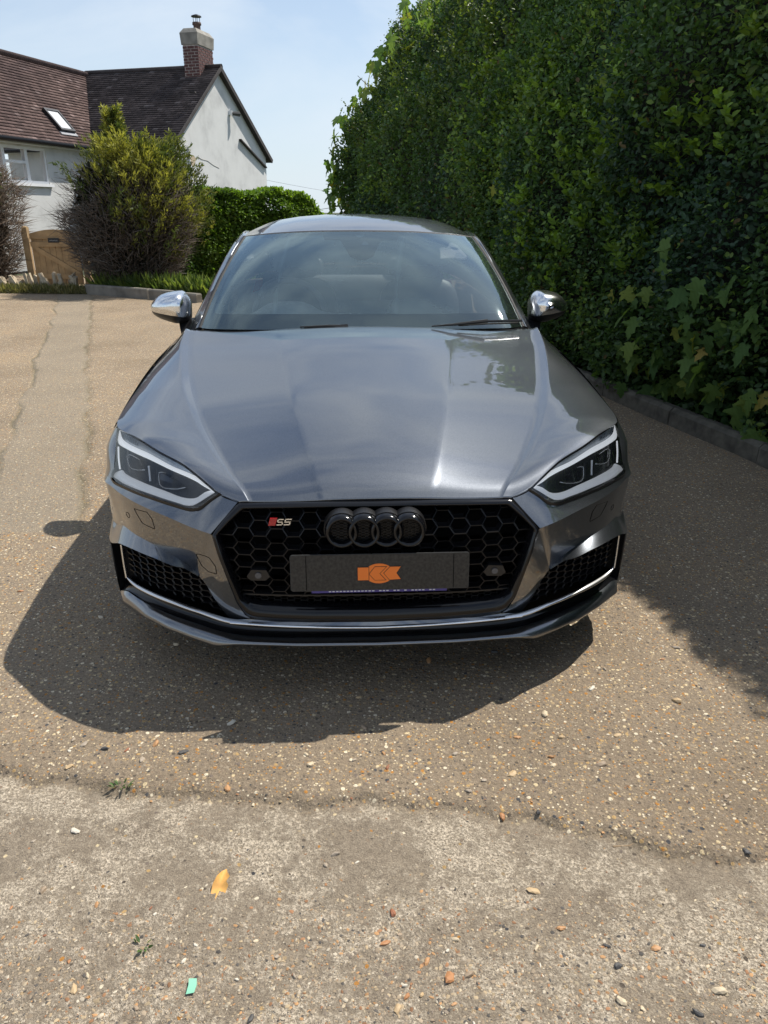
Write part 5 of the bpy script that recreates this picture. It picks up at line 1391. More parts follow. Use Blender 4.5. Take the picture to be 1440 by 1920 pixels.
# low creepers behind the kerb
n = 5200; s = -1 + 8 * rh.random(n); c = .08 + .28 * rh.random(n); z = .03 + .20 * rh.random(n) * fbm(s * 2, c * 6, 8, 2) * 1.6
P = np.stack([kd[0] * s + kn[0] * c, kd[1] * s + kn[1] * c, z], -1)
V, F, C = leaf_cloud(P, unit(np.array([-.5, -.2, .9]) + rh.normal(size=(n, 3)) * .4), unit(rh.normal(size=(n, 3)) + np.array([-.4, 0, .2])), .035 + .03 * rh.random(n), .8, np.array([.035, .075, .022]) * (.6 + .9 * rh.random((n, 1))))
o = big_mesh('creeper', V, F, LEAF, hedge, True, {'col': C}); o['kind'] = 'stuff'
bedm = MB(); a = kd * -6; b_ = kd * 13
bedm.add([(a[0] + kn[0] * .1, a[1] + kn[1] * .1, .07), (b_[0] + kn[0] * .1, b_[1] + kn[1] * .1, .07), (b_[0] + kn[0] * 3, b_[1] + kn[1] * 3, .10), (a[0] + kn[0] * 3, a[1] + kn[1] * 3, .10)], [(0, 1, 2, 3)])
bedm.build('soil_bed', SOIL, hedge)

# ================================================================== far bright hedge beside the house
h2 = empty('clipped_hedge', (-3.0, 17.6, 0)); tag(h2, 'bright green clipped hedge below the white gable', 'hedge')
r2_ = np.random.default_rng(12)
def box_hedge(n, A, B, wd, ht, root, size, c0, c1, rnd=.4):
    A = np.array(A); B = np.array(B); d = (B - A); L = np.linalg.norm(d); d = d / L; nrm = np.array([d[1], -d[0]])
    s = r2_.random(n) * L; f = r2_.random(n); P = np.zeros((n, 3)); N = np.zeros((n, 3))
    top = r2_.random(n) < .38; z = r2_.random(n) * ht; w = np.where(top, (r2_.random(n) - .5) * wd, wd / 2); z = np.where(top, ht, z)
    ez = np.clip((z - (ht - rnd)) / rnd, 0, 1); w = np.where(top, w, w - rnd * .35 * ez ** 2)
    en = np.clip((s - (L - .9)) / .9, 0, 1); z = z * (1 - .35 * en ** 2)
    lump = (fbm(s * 1.5, z * 1.5 + w, 33, 3) - .5) * .25
    off = lump - .14 * r2_.random(n)
    P[:, :2] = A + d * s[:, None] + nrm * (w + np.where(top, 0, off))[:, None]; P[:, 2] = z + np.where(top, off, 0)
    N[:, :2] = nrm * np.where(top, 0, 1)[:, None]; N[:, 2] = np.where(top, 1, .25)
    t = np.clip(fbm(s * 1.2, z * 2, 44, 3) * 1.3 - .2 + .35 * (z / ht - .5), 0, 1)[:, None]
    colr = (np.array(c0) * (1 - t) + np.array(c1) * t) * (.65 + .7 * r2_.random((n, 1)))
    V, F, C = leaf_cloud(P - np.array([*root.location]), unit(N * .8 + np.array([0, 0, .6]) + r2_.normal(size=(n, 3)) * .5), unit(N + r2_.normal(size=(n, 3)) * .8), size * (.6 + .7 * r2_.random(n)), .6, colr)
    o = big_mesh('foliage', V, F, LEAF, root, True, {'col': C}); o['kind'] = 'stuff'
    m_ = MB(); i = .14
    q = [A - nrm * (wd / 2 - i), B - nrm * (wd / 2 - i) - d * .4, B + nrm * (wd / 2 - i) - d * .4, A + nrm * (wd / 2 - i)]; lo = np.array([*root.location])
    m_.hexa([(p[0] - lo[0], p[1] - lo[1], 0) for p in q] + [(p[0] - lo[0], p[1] - lo[1], (ht - i) * (.8 if k in (1, 2) else 1)) for k, p in enumerate(q)]); m_.build('core', CORE, root)
box_hedge(42000, (-4.6, 16.6), (-1.75, 19.6), 1.1, 1.80, h2, .075, (.045, .10, .018), (.17, .27, .035))

# ================================================================== half-dead conifer shrub
def twig_cloud(A, B, r0, colr):
    """three-sided tapering twigs from A to B"""
    n = len(A); D = unit(B - A); up = np.where(np.abs(D[:, 2:3]) < .9, np.array([[0, 0, 1.]]), np.array([[1., 0, 0]])); U = unit(np.cross(D, up)); W = np.cross(U, D)
    V = []
    for k in range(3): a = 2.094 * k; V.append(A + (U * math.cos(a) + W * math.sin(a)) * r0[:, None])
    V.append(B); V = np.stack(V, 1).reshape(-1, 3); b = (np.arange(n) * 4)[:, None]
    F = np.concatenate([b + np.array([[0, 1, 3]]), b + np.array([[1, 2, 3]]), b + np.array([[2, 0, 3]])], 0)
    return V, F, np.repeat(colr, 4, 0)
con = empty('conifer_shrub', (-4.75, 14.7, 0)); tag(con, 'yellow-green conifer shrub with dead brown lower branches in front of the house', 'shrub')
rc = np.random.default_rng(31)
def crown_r(h):   # radius by height
    return np.interp(h, [0, .3, .8, 1.3, 1.8, 2.2, 2.45, 2.7, 3.0], [.40, .80, 1.10, 1.22, 1.08, .80, .50, .24, .05])
def crown_x(h, k):  # the top splits into a thin leader on the left and a broad lobe on the right
    return np.where(k < .36, -.06, .26) * np.clip((h - 1.2) / .9, 0, 1)
def crown_top(h, k, r):  # radius of the chosen lobe
    f = np.clip((h - 1.6) / .8, 0, 1)
    return np.where(k < .36, np.minimum(r, np.interp(h, [1.4, 2.0, 2.4, 2.8, 3.05], [1.0, .36, .16, .07, .01])), r * (1 - .12 * f))
lo = np.zeros(3)
stems = []
for k in range(9):
    a = k * .7 + rc.random() * .4; h = 1.5 + rc.random() * 1.5; r = crown_r(h) * (.2 + .5 * rc.random())
    top_ = Vector((r * math.cos(a), r * math.sin(a) * .7, h)); bs0 = Vector((.10 * math.cos(a), .10 * math.sin(a), 0))
    MB().tube([bs0, bs0.lerp(top_, .4) + Vector((rc.normal() * .06, rc.normal() * .06, .12)), top_], [.045, .028, .008], 6).build('trunk' if k == 0 else 'stem', BARK, con, True); stems.append((bs0, top_))
n = 15000
h = .15 + 1.95 * rc.random(n) ** .9; a = rc.random(n) * 6.283; rr = crown_r(h) * np.sqrt(rc.random(n)) * 1.0
dead = (h < 1.9 - .55 * np.cos(a - 3.4 + 0.0)) | (rc.random(n) < .2)
h, a, rr = h[dead], a[dead], rr[dead]; n = len(h)
A = np.stack([rr * np.cos(a), rr * np.sin(a) * .8, h], -1); D = unit(np.stack([np.cos(a), np.sin(a), .25 + .5 * rc.random(n)], -1) + rc.normal(size=(n, 3)) * .55)
B = A + D * (.10 + .30 * rc.random((n, 1)))
tc_ = np.array([.12, .095, .075]) * (.45 + 1.0 * rc.random((n, 1))); tc_ = np.where(rc.random((n, 1)) < .25, np.array([.17, .155, .14]), tc_)
V, F, C = twig_cloud(A, B, .0035 + .006 * rc.random(n) ** 2, tc_)
o = big_mesh('dead_twigs', V, F, TWIG, con, False, {'col': C}); o['kind'] = 'stuff'
# live sprays: clusters of fine scale-leaf shoots
n = 1900
kl = rc.random(n); hh = .45 + np.where(kl < .36, 2.55, 1.95) * rc.random(n) ** .75; aa = rc.random(n) * 6.283
lean = np.cos(aa)                               # live growth is denser on the right
live = (hh > 1.55 - .95 * lean + .35 * rc.normal(size=n))
hh, aa, kl = hh[live], aa[live], kl[live]; n = len(hh); rr = crown_top(hh, kl, crown_r(hh)) * (.45 + .62 * rc.random(n) ** .8) * (.62 + .72 * fbm(aa * 2.2, hh * 3.0, 61, 2)); xo = crown_x(hh, kl)
PP, NN, AA, SZ, CL = [], [], [], [], []
for i in range(n):
    c = np.array([xo[i] + rr[i] * math.cos(aa[i]), rr[i] * math.sin(aa[i]) * .8, hh[i]]); outd = unit(np.array([math.cos(aa[i]), math.sin(aa[i]), .9 + .9 * rc.random()]))
    yel = np.clip(.35 + .45 * math.sin(aa[i] * 2 + hh[i] * 2.3) + .35 * rc.normal() + .15 * (hh[i] - 1.6), 0, 1)
    cc = np.array([.060, .085, .024]) * (1 - yel) + np.array([.27, .265, .06]) * yel
    sc_l = float(np.clip(rr[i] / .42, .20, 1)); L = (.20 + .28 * rc.random()) * (.35 + .65 * sc_l); k = int(12 + 20 * sc_l)
    for j in range(k):
        t = rc.random(); w = (1 - .75 * t) * .10 * sc_l
        PP.append(c + outd * L * t + rc.normal(size=3) * w * .5); AA.append(unit(outd * 1.1 + rc.normal(size=3) * .5)); NN.append(unit(rc.normal(size=3))); SZ.append(.05 + .05 * rc.random()); CL.append(cc * (.55 + .6 * t + .35 * rc.random()))
V, F, C = leaf_cloud(np.array(PP), np.array(NN), np.array(AA), np.array(SZ), .24, np.array(CL), .1, .05)
o = big_mesh('crown', V, F, NEEDLE, con, False, {'col': C}); o['kind'] = 'stuff'
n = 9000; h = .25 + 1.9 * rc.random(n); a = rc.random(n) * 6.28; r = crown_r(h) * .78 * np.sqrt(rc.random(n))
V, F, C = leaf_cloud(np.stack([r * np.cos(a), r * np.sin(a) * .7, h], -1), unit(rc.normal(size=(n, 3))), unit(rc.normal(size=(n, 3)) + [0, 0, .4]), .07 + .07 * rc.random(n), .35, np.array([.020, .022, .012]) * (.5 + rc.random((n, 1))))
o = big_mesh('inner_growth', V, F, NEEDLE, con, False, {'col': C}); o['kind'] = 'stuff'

# ================================================================== shrub at the left edge, brown and green
bu = empty('tangled_bush', (-7.95, 15.2, 0)); tag(bu, 'tangled half-dead bush with grey-green leaves left of the garden gate', 'bush')
rb_ = np.random.default_rng(77)
def bush_r(h): return np.interp(h, [0, .4, 1.0, 1.7, 2.2, 2.6], [.50, .78, .95, 1.05, .7, .15])
for k in range(7):
    a = k * .9; h = 1.4 + rb_.random() * .9; r = bush_r(h) * .6
    MB().tube([(0.05 * k - .2, 0, 0), (r * math.cos(a) * .5, r * math.sin(a) * .5, h * .5), (r * math.cos(a), r * math.sin(a), h)], [.04, .025, .008], 6).build('stem', BARK, bu, True)
n = 9000; h = .1 + 2.1 * rb_.random(n); a = rb_.random(n) * 6.283; rr = bush_r(h) * np.sqrt(rb_.random(n))
A = np.stack([rr * np.cos(a), rr * np.sin(a), h], -1); D = unit(np.stack([np.cos(a), np.sin(a), .3 + .5 * rb_.random(n)], -1) + rb_.normal(size=(n, 3)) * .6)
B = A + D * (.12 + .35 * rb_.random((n, 1)))
V, F, C = twig_cloud(A, B, .0035 + .006 * rb_.random(n) ** 2, np.array([.115, .085, .062]) * (.4 + 1.1 * rb_.random((n, 1))))
o = big_mesh('dead_twigs', V, F, TWIG, bu, False, {'col': C}); o['kind'] = 'stuff'
n = 14000; h = .2 + 2.35 * rb_.random(n); a = rb_.random(n) * 6.283; rr = bush_r(h) * (.55 + .5 * rb_.random(n)); x = rr * np.cos(a)
ok = (x < .38 + .22 * rb_.normal(size=n) + .1 * (h > 1.9)) & (h > .5 + .9 * (x > .1)); h, a, rr = h[ok], a[ok], rr[ok]; n = len(h)
V, F, C = leaf_cloud(np.stack([rr * np.cos(a), rr * np.sin(a), h], -1), unit(rb_.normal(size=(n, 3)) * .6 + [0, -.3, .8]), unit(rb_.normal(size=(n, 3)) + [0, 0, .5]), .05 + .04 * rb_.random(n), .45, np.array([.060, .082, .030]) * (.5 + rb_.random((n, 1))))
o = big_mesh('crown', V, F, LEAF, bu, True, {'col': C}); o['kind'] = 'stuff'
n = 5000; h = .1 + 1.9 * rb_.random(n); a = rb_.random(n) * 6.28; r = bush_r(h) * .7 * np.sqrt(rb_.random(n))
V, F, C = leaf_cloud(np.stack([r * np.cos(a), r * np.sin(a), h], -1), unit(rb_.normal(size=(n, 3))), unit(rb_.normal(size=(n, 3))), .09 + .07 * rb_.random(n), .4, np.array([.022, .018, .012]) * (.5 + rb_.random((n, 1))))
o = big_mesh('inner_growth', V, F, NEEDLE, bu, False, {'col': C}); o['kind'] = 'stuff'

# ================================================================== grass and weeds at the far edge
rw = np.random.default_rng(9)
def grass(name, n, pts_fn, hmin, hmax, c0, c1, parent=None, wide=.012):
    x, y, z = pts_fn(n); n = len(x); P = np.stack([x, y, z], -1); D = unit(np.array([0, 0, 1.]) + rw.normal(size=(n, 3)) * np.array([.45, .45, .1]))
    h = hmin + (hmax - hmin) * rw.random(n) ** 2; t = rw.random((n, 1)); C0 = (np.array(c0) * (1 - t) + np.array(c1) * t)
    V, F, C = leaf_cloud(P, unit(rw.normal(size=(n, 3)) + [0, -.6, .2]), D, h, wide / np.maximum(h, .02) * (1 + rw.random(n)), C0, .1, .25)
    o = big_mesh(name, V, F, LEAF, parent, False, {'col': C}); o['kind'] = 'stuff'; return o
def verge(n):
    t = rw.random(n); x = -9.5 + 4.1 * t; y = 14.45 - .35 * t + (rw.random(n) - .3) * .55 * (1.2 - .5 * t); return x, y, np.zeros(n)
tag(grass('verge_grass', 9000, verge, .04, .20, (.10, .115, .04), (.30, .26, .13)), 'rough dry grass along the foot of the stone edging', 'grass')
def behind(n):
    t = rw.random(n); x = -5.3 + 3.0 * t; y = 14.25 - 1.35 * t + .35 * rw.random(n); return x, y, np.zeros(n)
tag(grass('kerbside_weeds', 5200, behind, .06, .45, (.05, .095, .025), (.19, .24, .06), None, .03), 'leafy weeds growing behind the concrete kerb', 'weeds')
# ================================================================== garden gate, kerb, edging
OAK = simple('treated_pine', (.46, .30, .15), .75, noise=(6, .25), bump=(35, .3))
OAK2 = simple('weathered_post', (.38, .265, .14), .8, noise=(5, .3), bump=(30, .3))
GY = 15.35
gate = empty('garden_gate', (-6.42, GY, 0)); tag(gate, 'arched wooden garden gate with a diagonal brace and small black sign', 'gate')
def gtop(x): return .99 + .075 * math.cos(x / .46 * math.pi / 2)
nb = 8; bw = .92 / nb
for k in range(nb):
    x0, x1 = -.46 + k * bw + .003, -.46 + (k + 1) * bw - .003; j = (random.random() - .5) * .012
    m_ = MB(); m_.hexa([(x0, j, .05), (x1, j, .05), (x1, .022 + j, .05), (x0, .022 + j, .05), (x0, j, gtop(x0)), (x1, j, gtop(x1)), (x1, .022 + j, gtop(x1)), (x0, .022 + j, gtop(x0))]); m_.build('board', OAK, gate)
def beam(p0, p1, w, t, y, name):
    p0 = Vector((p0[0], 0, p0[1])); p1 = Vector((p1[0], 0, p1[1])); d = (p1 - p0).normalized(); n = Vector((-d.z, 0, d.x)) * w / 2
    q = [p0 - n, p1 - n, p1 + n, p0 + n]; return MB().prism([(v.x, v.z) for v in q], y, y + t).build(name, OAK, gate)
beam((-.46, .80), (.46, .80), .09, .03, -.034, 'rail'); beam((-.46, .20), (.46, .20), .09, .03, -.0345, 'rail')
beam((-.43, .765), (.43, .235), .085, .028, -.0335, 'brace')
ar = MB()
for k in range(12):
    x0, x1 = -.46 + k * .92 / 12, -.46 + (k + 1) * .92 / 12
    ar.hexa([(x0, -.030, .90), (x1, -.030, .90), (x1, -.002, .90), (x0, -.002, .90), (x0, -.030, gtop(x0) + .006), (x1, -.030, gtop(x1) + .006), (x1, -.002, gtop(x1) + .006), (x0, -.002, gtop(x0) + .006)])
ar.build('arched_top_rail', OAK, gate)
MB().box((.0, -.042, .875), (.21, .012, .085)).build('sign_board', simple('sign_black', (.015, .015, .016), .4), gate)
m_ = MB(); [m_.box((-.07 + .02 * k, -.0495, .866 + .004 * (k % 3)), (.013, .002, .012)) for k in range(8)]; m_.build('sign_lettering', simple('sign_letters', (.32, .32, .32), .5), gate)
MB().box((.40, -.05, .70), (.03, .03, .10)).build('latch', MATT_BLACK, gate)
for sx_, nm, lab in ((-.55, 'gate_post', 'square wooden gate post standing left of the gate, against the tangled bush'), (.56, 'gate_post', 'square wooden gate post right of the gate, beside the conifer shrub')):
    p = MB(); p.box((0, 0, .55), (.11, .11, 1.12)); p.add([(-.055, -.055, 1.11), (.055, -.055, 1.11), (.055, .055, 1.11), (-.055, .055, 1.11), (0, 0, 1.135)], [(0, 1, 4), (1, 2, 4), (2, 3, 4), (3, 0, 4)])
    o = p.build(nm, OAK2); o.location = (-6.42 + sx_, GY + .02, 0); tag(o, lab, 'post', 'posts of the garden gate')
# concrete kerb blocks
CONC = simple('old_kerb_concrete', (.17, .155, .13), .9, noise=(5, .35), bump=(50, .5))
kb = empty('concrete_kerb', (-5.45, 14.02, 0)); tag(kb, 'old concrete kerb in front of the conifer shrub', 'kerb')
a = np.array([-5.45, 14.02]); b_ = np.array([-3.05, 12.60]); d = (b_ - a) / np.linalg.norm(b_ - a); nn_ = np.array([-d[1], d[0]]); 
for s0, L, h in ((0, 1.62, .17), (1.64, .75, .165), (2.41, .35, .15)):
    p = [d * s0, d * (s0 + L - .02), d * (s0 + L - .02) + nn_ * .13, d * s0 + nn_ * .13]
    q = [d * (s0 + .01) + nn_ * .015, d * (s0 + L - .03) + nn_ * .015, d * (s0 + L - .03) + nn_ * .115, d * (s0 + .01) + nn_ * .115]
    MB().hexa([(v[0], v[1], -.05) for v in p] + [(v[0], v[1], h - .02) for v in p]).hexa([(v[0], v[1], h - .021) for v in p] + [(v[0], v[1], h) for v in q]).build('kerb_block', CONC, kb)
# upright stone edging
ed_ = empty('stone_edging', (-7.3, 14.75, 0)); tag(ed_, 'row of pale broken stones set on edge below the gate', 'edging')
STN = simple('pale_limestone', (.46, .39, .285), .9, noise=(9, .3), bump=(30, .5))
x = -2.1
while x < 1.55:
    w = .030 + .035 * random.random(); h = .20 + .15 * random.random(); ti = -.55 + .75 * random.random(); yj = .18 * (random.random() - .5) - .07 * x
    m_ = MB(); M_ = Matrix.Rotation(ti, 3, 'Y') @ Matrix.Rotation(random.random() * .5, 3, 'Z')
    P8 = [Vector((sx_ * w / 2 * (1 + .3 * (random.random() - .5)), sy_ * .09 * (.8 + .4 * random.random()), z * (1 if z == 0 else 1 + .25 * (random.random() - .5)))) for z in (0, h) for sx_, sy_ in ((-1, -1), (1, -1), (1, 1), (-1, 1))]
    o = m_.hexa([M_ @ p for p in P8]).build('stone', STN, ed_); o.location = (x, yj, -.03); x += w * 1.05 + .012
# ================================================================== house
def render_mat():
    m, nt, b, out = new_mat('white_painted_render'); N, Lk = nodes(nt); t = N('TexCoord')
    n = N('TexNoise'); n.inputs['Scale'].default_value = 1.3; n.inputs['Detail'].default_value = 8; n.inputs['Roughness'].default_value = .65; Lk(t.outputs['Object'], n.inputs['Vector'])
    r = ramp(nt, [(.30, (.46, .46, .45)), (.5, (.60, .60, .585)), (.75, (.66, .66, .645))]); Lk(n.outputs['Fac'], r.inputs['Fac'])
    Lk(r.outputs['Color'], b.inputs['Base Color']); b.inputs['Roughness'].default_value = .9
    n2 = N('TexNoise'); n2.inputs['Scale'].default_value = 40; Lk(t.outputs['Object'], n2.inputs['Vector']); bp = N('Bump'); bp.inputs['Strength'].default_value = .25; bp.inputs['Distance'].default_value = .01
    Lk(n2.outputs['Fac'], bp.inputs['Height']); Lk(bp.outputs['Normal'], b.inputs['Normal']); return m
RENDER = render_mat()
UPVC = simple('white_plastic', (.78, .79, .80), .4)
DARKV = simple('dark_verge', (.045, .038, .036), .8, noise=(6, .3))
GUTTER = simple('black_gutter', (.012, .012, .013), .4)
LEAD = simple('lead_flashing', (.24, .25, .27), .55, noise=(8, .25))
TILE = vc_mat('clay_tiles', 'col', .85, 0, .2)
BRICK = simple('dark_red_brick', (.115, .055, .050), .9, noise=(18, .35), bump=(60, .4))
MORTAR = simple('lime_mortar', (.50, .46, .43), .95, noise=(20, .2))
CAPSTONE = simple('weathered_capstone', (.25, .235, .205), .9, noise=(4, .35), bump=(25, .4))
TERRA = simple('chimney_pot', (.11, .075, .065), .85, noise=(10, .3))
PANE = glass_material('window_glass', (.55, .60, .62), 2.2, .02)
CURT = simple('grey_curtain', (.33, .34, .36), .9, noise=(3, .2))
ROOMD = simple('dark_room', (.02, .022, .025), .9)
house = empty('house', (-5.635, 22.0, 0)); tag(house, 'white rendered house with brown tiled roofs and a brick chimney', 'house')
ng = Vector((.9627, -.2705, 0)); gd = Vector((.2705, .9627, 0)); rd = -ng; wl = -gd; ZU = Vector((0, 0, 1))
Cc_ = rd * 2.59
def quad(name, pts, mat, thick, dirv, parent=house):
    n = len(pts); V = [Vector(p) for p in pts] + [Vector(p) + dirv * thick for p in pts]
    return mesh_obj(name, V, [tuple(range(n)), tuple(range(2 * n - 1, n - 1, -1))] + [(i, i + n, (i + 1) % n + n, (i + 1) % n) for i in range(n)], mat, parent, False)
GA, GZ, EZ, GW = 2.82, 5.20, 3.13, 5.92
quad('gable_wall', [Vector((0, 0, 0)), gd * GW, gd * GW + ZU * EZ, gd * GA + ZU * (GZ - .06), ZU * EZ], RENDER, .3, rd)
quad('front_wall', [rd * .302, rd * 2.9, rd * 2.9 + ZU * 3.2, rd * .302 + ZU * 3.2], RENDER, .25, gd)
wa, wb, wz0, wz1 = 1.86, 3.95, 2.04, 2.86     # window opening in the wing wall
def wpt(a, z, o=0.0): return Cc_ + wl * a + ZU * z + ng * o
quad('wing_wall', [wpt(-.3, 0), wpt(wa, 0), wpt(wa, 3.1), wpt(-.3, 3.1)], RENDER, .25, rd)
quad('wing_wall', [wpt(wb, 0), wpt(9, 0), wpt(9, 3.1), wpt(wb, 3.1)], RENDER, .25, rd)
quad('wing_wall', [wpt(wa + .001, 0), wpt(wb - .001, 0), wpt(wb - .001, wz0), wpt(wa + .001, wz0)], RENDER, .25, rd)
quad('wing_wall', [wpt(wa + .001, wz1), wpt(wb - .001, wz1), wpt(wb - .001, 3.1), wpt(wa + .001, 3.1)], RENDER, .25, rd)
quad('rear_room', [wpt(wa - .5, 1.5, -.9), wpt(wb + .5, 1.5, -.9), wpt(wb + .5, 3.1, -.9), wpt(wa - .5, 3.1, -.9)], ROOMD, .02, rd)
# window
win = empty('window', (0, 0, 0), 0, house)
def wbar(a0, a1, z0, z1, o0, o1, name, mat=UPVC, par=win): return quad(name, [wpt(a0, z0, o1), wpt(a1, z0, o1), wpt(a1, z1, o1), wpt(a0, z1, o1)], mat, o1 - o0, rd, par)
t_ = .06
for (a0, a1, z0, z1) in ((wa, wa + t_, wz0, wz1), (wb - t_, wb, wz0, wz1), (wa + t_, wb - t_, wz0, wz0 + t_), (wa + t_, wb - t_, wz1 - t_, wz1)): wbar(a0, a1, z0, z1, -.10, -.02, 'frame')
for a0 in (2.52, 3.30): wbar(a0, a0 + .10, wz0 + t_, wz1 - t_, -.10, -.018, 'mullion')
wbar(2.62, 3.30, 2.48, 2.54, -.09, -.016, 'transom')
for (a0, a1, z0, z1) in ((wa + t_, 2.52, wz0 + t_, wz1 - t_), (2.62, 3.30, wz0 + t_, 2.48), (2.62, 3.30, 2.54, wz1 - t_), (3.40, wb - t_, wz0 + t_, wz1 - t_)): wbar(a0, a1, z0, z1, -.075, -.07, 'pane', PANE)
wbar(wa - .06, wb + .06, wz0 - .07, wz0 - .002, -.02, .08, 'sill')
cu = []
for k in range(30):
    a = wa + .04 + .022 * k; cu.append([wpt(a, wz0, -.22 + .02 * math.sin(k * 1.7)), wpt(a, wz1, -.22 + .02 * math.sin(k * 1.7))])
Sheet().add(cu, mirror=False).build('curtain', CURT, win)
# roof slopes made of single tiles
rt = np.random.default_rng(3)
def tiled(name, O, u, v, nrm, length, lim0, lim1, c0, c1, tw=.17, g=.105, under=True):
    """O eave origin, u along the eave, v up the slope; lim0/lim1(v) give the start and end along u"""
    O, u, v, nrm = (np.array(x) for x in (O, u, v, nrm)); Vt = []; Ct = []
    nco = int(length / g) + 1
    for i in range(nco):
        v0 = i * g; a0, a1 = lim0(min(v0, length)), lim1(min(v0, length)); n = int((a1 - a0) / tw) + 2
        st = a0 - (tw / 2 if i % 2 else 0); k = np.arange(n); ua = np.maximum(st + k * tw + .003, a0); ub = np.minimum(st + (k + 1) * tw - .003, a1)
        ok = ub - ua > .02; ua, ub = ua[ok], ub[ok]; n = len(ua); lift = .016 + .006 * rt.random(n); vb = min(v0 + g * 1.12, length + .02)
        def P(a, vv, h): return O[None] + u[None] * a[:, None] + v[None] * vv + nrm[None] * (h if np.ndim(h) else np.full(n, h))[:, None]
        j = (rt.random(n) - .5) * .004
        Vt.append(np.stack([P(ua, v0, lift + .012 + j), P(ub, v0, lift + .012 - j), P(ub, vb, .006), P(ua, vb, .006), P(ua, v0, 0.0), P(ub, v0, 0.0)], 1))
        s = fbm(ua * 1.1 + i * .05, np.full(n, v0 * 1.1), 12, 3); t = np.clip((s - .3) * 2, 0, 1)[:, None]
        c = (np.array(c0) * (1 - t) + np.array(c1) * t) * (.72 + .56 * rt.random((n, 1))); c = np.where(rt.random((n, 1)) < .03, c * 1.5 + .03, c)
        Ct.append(np.repeat(c, 6, 0))
    Vt = np.concatenate(Vt); n = len(Vt); b = (np.arange(n) * 6)[:, None]
    F = np.concatenate([b + np.array([[0, 1, 2, 3]]), b + np.array([[4, 5, 1, 0]])], 0)
    o = big_mesh(name, Vt.reshape(-1, 3), F, TILE, house, False, {'col': np.concatenate(Ct)}); o['kind'] = 'stuff'; return o
sl = Vector((gd.x * GA, gd.y * GA, GZ - EZ)).normalized(); nf = ng.cross(sl); nf = nf if nf.z > 0 else -nf
Lf = math.hypot(GA, GZ - EZ); Of = ZU * EZ - sl * .30 + ng * .14 + nf * .05
dec = lambda v: v
tiled('roof_tiles', Of, rd, sl, nf, Lf + .30, lambda v: 0.0, lambda v: 2.95 + 1.75 * v / (Lf + .3), (.058, .048, .047), (.098, .080, .076))
quad('roof_board', [Of - nf * .012, Of + rd * 2.9 - nf * .012, Of + rd * 4.6 + sl * (Lf + .3) - nf * .012, Of + sl * (Lf + .3) - nf * .012], DARKV, .05, -nf)
GB = GW - GA; sb = Vector((-gd.x * GB, -gd.y * GB, GZ - EZ)).normalized(); nb_ = ng.cross(sb); nb_ = nb_ if nb_.z > 0 else -nb_
Lb = math.hypot(GB, GZ - EZ); Ob = gd * GW + ZU * EZ - sb * .28 + ng * .14 + nb_ * .05
quad('roof_back', [Ob, Ob + rd * 8, Ob + rd * 8 + sb * (Lb + .28), Ob + sb * (Lb + .28)], DARKV, .09, -nb_)
quad('verge', [Ob + ng * .012 + nb_ * .02, Ob + sb * (Lb + .30) + ng * .012 + nb_ * .02, Ob + sb * (Lb + .30) + ng * .012 - nb_ * .10, Ob + ng * .012 - nb_ * .10], DARKV, .04, rd)
quad('verge', [Of + ng * .012 + nf * .035, Of + sl * (Lf + .30) + ng * .012 + nf * .035, Of + sl * (Lf + .30) + ng * .012 - nf * .05, Of + ng * .012 - nf * .05], DARKV, .03, rd)
MB().tube([gd * GA + ZU * (GZ + .075) + ng * .15, gd * GA + ZU * (GZ + .075) + rd * 4.4], .075, 8).build('ridge_tiles', simple('ridge_clay', (.055, .043, .04), .85, noise=(6, .3)), house, True)
# wing roof
Vv = Vector((-9.03 + 5.635, 26.0 - 22.0, 5.2)); e0 = Cc_ + ng * .25 + ZU * 3.0
up_ = Vector((-.64944, .18248, .73817)); nl = Vector((.71066, -.19968, .67460)); Ll = 2.98
tiled('roof_tiles', e0, wl, up_, nl, Ll, lambda v: -2.93 * v / Ll, lambda v: 9.0, (.082, .054, .050), (.140, .094, .082))
quad('roof_board', [e0 - nl * .012, e0 + wl * 9 - nl * .012, e0 + wl * 9 + up_ * Ll - nl * .012, e0 + wl * -2.93 + up_ * Ll - nl * .012], DARKV, .05, -nl)
rp = e0 + up_ * Ll + nl * .03
MB().tube([rp + wl * -2.75, rp + wl * 9], .085, 8).build('ridge_tiles', simple('ridge_clay_red', (.085, .055, .048), .85, noise=(6, .3)), house, True)
MB().tube([e0 + nl * .02 + wl * .02, e0 + nl * .03 + wl * -2.85 + up_ * Ll * .97], .03, 6).build('valley', LEAD, house)
quad('roof_back', [rp + wl * -2.7, rp + wl * 9, rp + wl * 9 + rd * 1.8 - ZU * 2, rp + wl * -2.7 + rd * 1.8 - ZU * 2], DARKV, .05, -ZU)
# fascia and gutters
quad('fascia', [wpt(-.2, 2.90, .20), wpt(9, 2.90, .20), wpt(9, 3.03, .20), wpt(-.2, 3.03, .20)], UPVC, .21, rd)
quad('fascia', [rd * -.10 - gd * .22 + ZU * 2.90, rd * 2.6 - gd * .22 + ZU * 2.90, rd * 2.6 - gd * .22 + ZU * 3.0, rd * -.10 - gd * .22 + ZU * 3.0], UPVC, .21, gd)
MB().tube([e0 + ng * .04 - ZU * .03 + wl * .1, e0 + ng * .04 - ZU * .03 + wl * 9], .055, 8).build('gutter', GUTTER, house, True)
MB().tube([Of - sl * .03 - ZU * .02, Of - sl * .03 - ZU * .02 + rd * 2.75], .05, 8).build('gutter', GUTTER, house, True)
